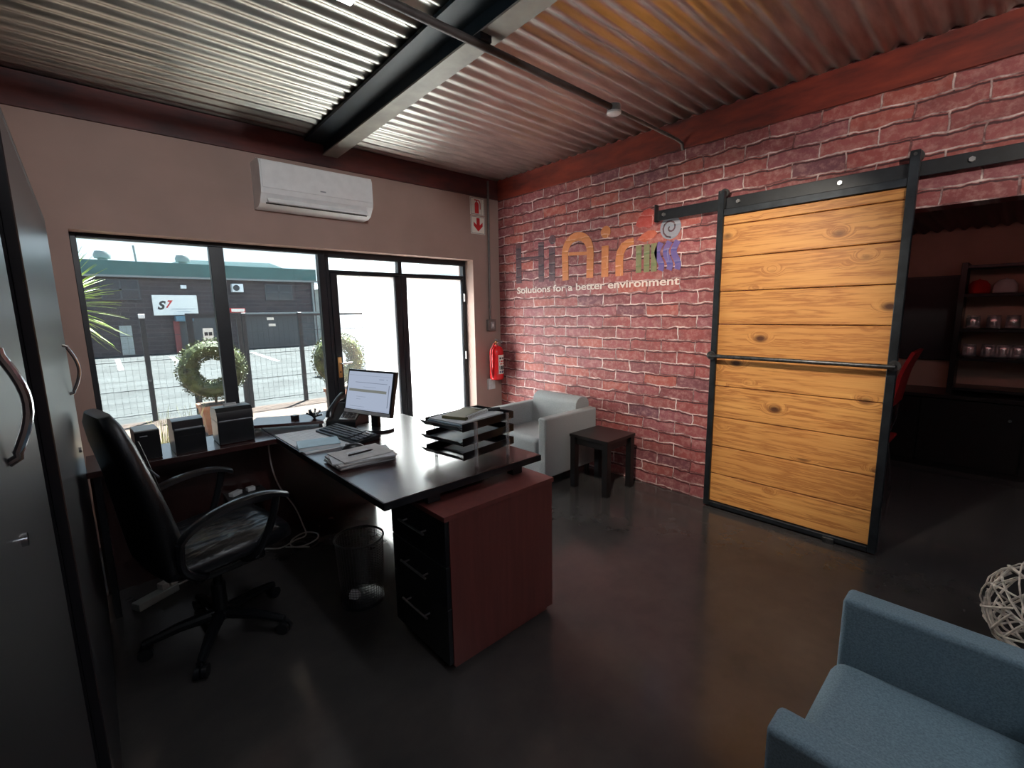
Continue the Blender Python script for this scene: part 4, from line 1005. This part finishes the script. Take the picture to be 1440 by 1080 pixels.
m = W(); m.box(5.1, 5.18, BY-.12, BY, 0, 3.05); m.build('downpipe', 'gutter', bl, smooth=False)
m = W(); m.box(-.55, .05, BY-.5, BY, 1.28, 1.5); m.build('awning', 'trunk_teal', bl, smooth=False)
sn = thing('shop_sign', 'white sign board with black and red logo letters on the building across the street', 'sign', (-.47, BY-.1, 1.53))
m = W(); m.box(-1.22, .3, BY-.12, BY-.02, 1.53, 2.35, .01, 1); m.build('board', 'white_render', sn)
text_mesh('logo_letter', 'S', .46, Matrix.Translation((-1.08, BY-.121, 1.78)) @ FRONTM, 'ink_black', sn, .004, .3, shear=.35, bold=.02)
text_mesh('logo_letter', '7', .42, Matrix.Translation((-.80, BY-.121, 1.84)) @ FRONTM, 'sign_red', sn, .004, .26, shear=.45, bold=.012)
m = W(); m.box(-.62, .2, BY-.125, BY-.12, 1.77, 1.79).box(-.45, .05, BY-.125, BY-.12, 1.67, 1.685); m.build('text_line', 'ink_grey', sn, smooth=False)
t = thing('red_sign_box', 'small pink-red illuminated sign box on the building across the street', 'sign', (1.7, BY-.4, 1.62))
m = W(); m.box(1.42, 2.0, BY-.5, BY-.3, 1.61, 1.8, .01, 1); m.build('box', 'sign_red', t); m = W(); m.box(1.46, 1.97, BY-.505, BY-.5, 1.64, 1.77); m.build('panel', 'sign_white', t)
t = thing('outdoor_unit', 'white outdoor air conditioning unit on the building across the street', 'air conditioner', (1.8, BY-.15, 2.5))
m = W(); m.box(1.62, 2.06, BY-.32, BY-.005, 2.5, 2.86, .02); m.build('housing', 'white_plastic', t); m = W(); m.cyl((1.78, BY-.335, 2.68), (1.78, BY-.32, 2.68), .13, 24); m.build('fan_grille', 'glass_dark', t)
m = MB(); m.box(-.22, -.02, BY-.16, BY-.005, 2.62, 2.76, .01); tag(m.build('flood_light', 'white_plastic'), 'small white flood light on the building across the street', 'light')
for x, wd in ((-2.5, 'left'), (.15, 'right')):
    m = MB(); m.lathe([(.16, 3.63), (.16, 3.8), (.26, 3.82), (.28, 3.95), (.22, 4.1), (.1, 4.16), (0, 4.17)], (x, BY+1.2, 0), 20)
    tag(m.build('roof_vent', 'gutter'), f'round turbine roof vent on the green-edged roof, {wd} of the two', 'roof vent', 'turbine roof vents')
m = MB(); m.cyl((-1.48, BY+.8, 3.6), (-1.52, BY+.8, 4.35), .035, 8); tag(m.build('roof_pole', 'gutter'), 'thin pole rising from the roof between the two vents', 'pole')
nbd = thing('neighbour_house', 'low grey building to the right of the green-edged one', 'building', (12, BY+3, -.02))
m = W(); m.box(5.6, 22, BY+1, BY+8, -.02, 2.7); m.build('wall', 'pale_panel', nbd, smooth=False); m = W(); m.prism([(5.4, 2.7), (22.2, 2.7), (22.2, 2.8), (14, 3.9), (9, 3.6)], BY+.8, BY+8, 'xzy'); m.build('roof', 'pale_roof', nbd, smooth=False)
bw = thing('glare_wall', 'white wall added beyond the glazed doors to stand in for glare', 'wall', (4, 8.1, -.02))  # white wall added so the door panes read as blown-out glare
m = W(); m.box(1.35, 12, 8, 8.2, -.02, 2.42); m.build('panel', 'white_render', bw, smooth=False); m = W(); m.box(1.3, 12.05, 7.95, 8.25, 2.42, 2.5); m.build('coping', 'white_render', bw, smooth=False)

# fence with gate
FY = 4.4
fn = thing('mesh_fence', 'dark steel mesh fence between the paving and the street', 'fence', (-1, FY, -.02))
for x in (-5.4, -4.1, -2.75, -1.50, -.66, .55, 1.75):
    m = W(); m.box(x-.03, x+.03, FY-.03, FY+.03, -.02, 1.44, .004, 1); p_ = m.build('post', 'fence', fn)
    m = W(); m.box(x-.035, x+.035, FY-.035, FY+.035, 1.44, 1.5, .008, 1); m.build('post_cap', 'white_plastic' if x < -2 else 'fence', p_)
def mesh_panel(x0, x1):
    m = W(); n = int((x1-x0)/.075)
    for i in range(1, n): x = x0+(x1-x0)*i/n; m.box(x-.0008, x+.0008, FY-.002, FY+.002, .06, 1.4)
    for z in [.06+.0745*i for i in range(19)]: m.box(x0, x1, FY-.004, FY, z-.0008, z+.0008)
    for z in (.1, .45, .85, 1.2): m.box(x0, x1, FY-.02, FY, z-.004, z+.004)
    return m
for x0, x1 in ((-5.37, -4.13), (-4.07, -2.78), (-2.72, -2.26), (-1.47, -.69), (-.63, .52), (.58, 1.72)): mesh_panel(x0, x1).build('mesh_panel', 'fence', fn, smooth=False)
m = W(); m.box(-1.47, 1.72, FY-.02, FY+.02, 1.44, 1.475); m.build('top_rail', 'fence', fn, smooth=False)
gt = thing('fence_gate', 'dark framed pedestrian gate in the mesh fence, with a white notice', 'gate', (-1.9, FY, 0))
m = W(); m.box(-2.25, -2.17, FY-.03, FY+.03, 0, 1.5).box(-1.60, -1.54, FY-.03, FY+.03, 0, 1.5).box(-2.17, -1.60, FY-.03, FY+.03, 1.43, 1.5).box(-2.17, -1.60, FY-.03, FY+.03, .03, .08); m.build('frame', 'fence', gt, smooth=False)
mesh_panel(-2.17, -1.60).build('mesh_panel', 'fence', gt, smooth=False)
m = W(); m.box(-2.06, -1.93, FY-.04, FY-.03, 1.1, 1.28); nt_ = m.build('notice', 'sign_white', gt, smooth=False)
m = W(); m.box(-2.045, -2.0, FY-.042, FY-.04, 1.17, 1.22).box(-1.99, -1.945, FY-.042, FY-.04, 1.17, 1.22); m.build('notice_print', 'ink_black', nt_, smooth=False)
for (x, z, wd) in ((-1.12, 1.40, 'upper'), (-1.10, 1.30, 'lower')):
    m = MB(); m.box(x-.05, x+.05, FY-.035, FY-.022, z-.02, z+.02); tag(m.build('fence_label', 'sign_white', smooth=False), f'small white plate on the fence, {wd} of two', 'plate', 'white plates on the fence')

# topiary
def topiary(label, x, y, zc, Rr, rr, ph):
    t = thing('potted_topiary', label, 'potted plant', (x, y, -.01))
    b0 = zc-Rr-rr+.01
    m = MB(); m.prism([(-.13, -.13), (.13, -.13), (.13, .13), (-.13, .13)], 0, .02)
    m = MB(); h = b0-.06
    A = [m.bm.verts.new((sx*.14, sy*.14, 0)) for sx, sy in ((-1, -1), (1, -1), (1, 1), (-1, 1))]; B = [m.bm.verts.new((sx*.185, sy*.185, h)) for sx, sy in ((-1, -1), (1, -1), (1, 1), (-1, 1))]
    m.bm.faces.new(A[::-1]); m.bm.faces.new(B)
    for i in range(4): m.bm.faces.new((A[i], A[(i+1) % 4], B[(i+1) % 4], B[i]))
    pl = m.build('planter', 'planter', t, smooth=False)
    m = MB(); m.box(-.195, .195, -.195, .195, h-.05, h+.005, .004, 1); m.build('rim', 'planter', pl)
    m = MB(); m.box(-.16, .16, -.16, .16, h+.002, h+.012); m.build('soil', 'soil', t, smooth=False)
    m = MB(); m.cyl((0, 0, h), (0, 0, b0+.08), .015, 8); m.build('stem', 'bark', t)
    m = MB(); rnd = random.Random(ph)
    n1, n2 = 28, 10; rings = []
    for i in range(n1):
        a = 2*PI*i/n1
        rings.append([m.bm.verts.new(((Rr+rr*.82*math.cos(2*PI*j/n2))*math.cos(a), rr*.82*math.sin(2*PI*j/n2), zc+.01+(Rr+rr*.82*math.cos(2*PI*j/n2))*math.sin(a))) for j in range(n2)])
    for i in range(n1):
        for j in range(n2): m.bm.faces.new((rings[i][j], rings[(i+1) % n1][j], rings[(i+1) % n1][(j+1) % n2], rings[i][(j+1) % n2]))
    for k in range(3600):
        a = rnd.uniform(0, 2*PI); b = rnd.uniform(0, 2*PI); q = rr*rnd.uniform(.8, 1.1)
        nrm = Vector((math.cos(b)*math.cos(a), math.sin(b), math.cos(b)*math.sin(a))); c = Vector(((Rr+q*math.cos(b))*math.cos(a), q*math.sin(b), zc+.01+(Rr+q*math.cos(b))*math.sin(a)))
        d = (nrm+Vector((rnd.uniform(-1, 1), rnd.uniform(-1, 1), rnd.uniform(-1, 1)))*.9).normalized(); s_ = d.orthogonal().normalized(); s_ = (s_*math.cos(k)+d.cross(s_)*math.sin(k))
        L = rnd.uniform(.018, .03); w_ = L*.33
        m.quad(c, c+d*L*.5+s_*w_, c+d*L, c+d*L*.5-s_*w_)
    m.build('foliage', 'leaf', t, recalc=False, smooth=False)
topiary('ring-shaped clipped topiary in a terracotta planter, seen through the left panes', -2.22, 3.0, .79, .265, .115, 1)
topiary('ring-shaped clipped topiary in a terracotta planter, behind the door lock', -.60, 3.0, .79, .265, .12, 2)

# yucca outside the left edge of the window
yu = thing('yucca_plant', 'spiky yucca with narrow yellow-green leaves outside the left window edge', 'plant', (-3.46, 1.25, -.01))
m = MB(); m.tube([(0, 0, 0), (.01, 0, .8), (0, 0, 1.62)], [.07, .06, .055], 12); m.build('trunk', 'bark', yu)
m = MB(); rnd = random.Random(8)
for k in range(120):
    a = rnd.uniform(0, 2*PI); e = rnd.uniform(-.75, 1.15); L = rnd.uniform(.32, .46)
    d = Vector((math.cos(a)*math.cos(e), math.sin(a)*math.cos(e), math.sin(e))); s_ = d.cross(Vector((0, 0, 1))).normalized(); c = Vector((0, 0, 1.55+.12*math.sin(e)))
    prev = None
    for i in range(6):
        u = i/5; p_ = c+d*L*u+Vector((0, 0, -.05*u*u)); w_ = .012*(1-u)**.6*(.6+.9*min(u*3, 1)*.5)+.0006
        ring = (m.bm.verts.new(p_-s_*w_), m.bm.verts.new(p_+Vector((0, 0, -.003))), m.bm.verts.new(p_+s_*w_))
        if prev: m.bm.faces.new((prev[0], prev[1], ring[1], ring[0])); m.bm.faces.new((prev[1], prev[2], ring[2], ring[1]))
        prev = ring
m.build('leaves', 'yucca', yu, recalc=False)
def tuft(label, x, y, h, seed):
    t = thing('grass_tuft', label, 'grass', (x, y, -.01), group='dry grass tufts by the window'); m = MB(); rnd = random.Random(seed)
    for k in range(38):
        a = rnd.uniform(0, 2*PI); L = h*rnd.uniform(.6, 1); sp = rnd.uniform(.05, .35)*L; b0 = Vector((rnd.uniform(-.05, .05), rnd.uniform(-.05, .05), 0)); d = Vector((math.cos(a), math.sin(a), 0)); s_ = Vector((-d.y, d.x, 0)); prev = None
        for i in range(5):
            u = i/4; p_ = b0+d*sp*u*u+Vector((0, 0, L*u)); w_ = .005*(1-u)+.0006; ring = (m.bm.verts.new(p_-s_*w_), m.bm.verts.new(p_+s_*w_))
            if prev: m.bm.faces.new((prev[0], prev[1], ring[1], ring[0]))
            prev = ring
    m.build('blades', 'dry_grass', t, recalc=False)
tuft('tuft of dry grass outside, just right of the office chair back', -3.12, 1.1, .6, 1); tuft('tuft of dry grass outside, behind the leftmost black box', -2.95, 1.3, .68, 2); tuft('tuft of dry grass outside, behind the label printer', -2.74, 1.2, .72, 3)

# ------------------------------------------------------------------ light
wd = bpy.data.worlds.new('World'); S.world = wd; wd.use_nodes = True
nt = wd.node_tree; nt.nodes.clear()
tc = nt.nodes.new('ShaderNodeTexCoord'); sx = nt.nodes.new('ShaderNodeSeparateXYZ'); rp = nt.nodes.new('ShaderNodeValToRGB')
rp.color_ramp.elements[0].position = 0; rp.color_ramp.elements[0].color = (.93, .97, 1, 1); rp.color_ramp.elements[1].position = .7; rp.color_ramp.elements[1].color = (.5, .74, 1, 1)
bg = nt.nodes.new('ShaderNodeBackground'); bg.inputs[1].default_value = 3.6; ow = nt.nodes.new('ShaderNodeOutputWorld')
nt.links.new(tc.outputs['Generated'], sx.inputs[0]); nt.links.new(sx.outputs['Z'], rp.inputs[0]); nt.links.new(rp.outputs[0], bg.inputs[0]); nt.links.new(bg.outputs[0], ow.inputs[0])
su = bpy.data.lights.new('Sun', 'SUN'); su.energy = 140; su.angle = R(.6); su.color = (1, .95, .88)
so = bpy.data.objects.new('sun', su); COL.objects.link(so)
az, el = R(45), R(66); sdir = Vector((-math.sin(az)*math.cos(el), -math.cos(az)*math.cos(el), -math.sin(el))); so.rotation_euler = sdir.to_track_quat('-Z', 'Y').to_euler(); so.location = (3, 10, 12)

# ------------------------------------------------------------------ camera
y_, p_, r_ = R(42.4321), R(8.9159), R(-.9630)
fw = Vector((math.sin(y_)*math.cos(p_), math.cos(y_)*math.cos(p_), -math.sin(p_))); rt = Vector((math.cos(y_), -math.sin(y_), 0)); up = rt.cross(fw)
c_, s_ = math.cos(r_), math.sin(r_); rt, up = c_*rt+s_*up, -s_*rt+c_*up
cam = bpy.data.cameras.new('Camera'); cam.sensor_width = 36; cam.lens = 649.72/1440*36; cam.clip_start = .02; cam.clip_end = 300
co = bpy.data.objects.new('Camera', cam); COL.objects.link(co)
co.matrix_world = Matrix(((rt.x, up.x, -fw.x, -3.3463), (rt.y, up.y, -fw.y, -3.8339), (rt.z, up.z, -fw.z, 1.45), (0, 0, 0, 1)))
S.camera = co
S.view_settings.view_transform = 'Standard'; S.view_settings.look = 'None'; S.view_settings.gamma = 1; S.view_settings.exposure = 0.
S.cycles.max_bounces = 10; S.cycles.diffuse_bounces = 6; S.cycles.transparent_max_bounces = 16; S.cycles.sample_clamp_indirect = 8
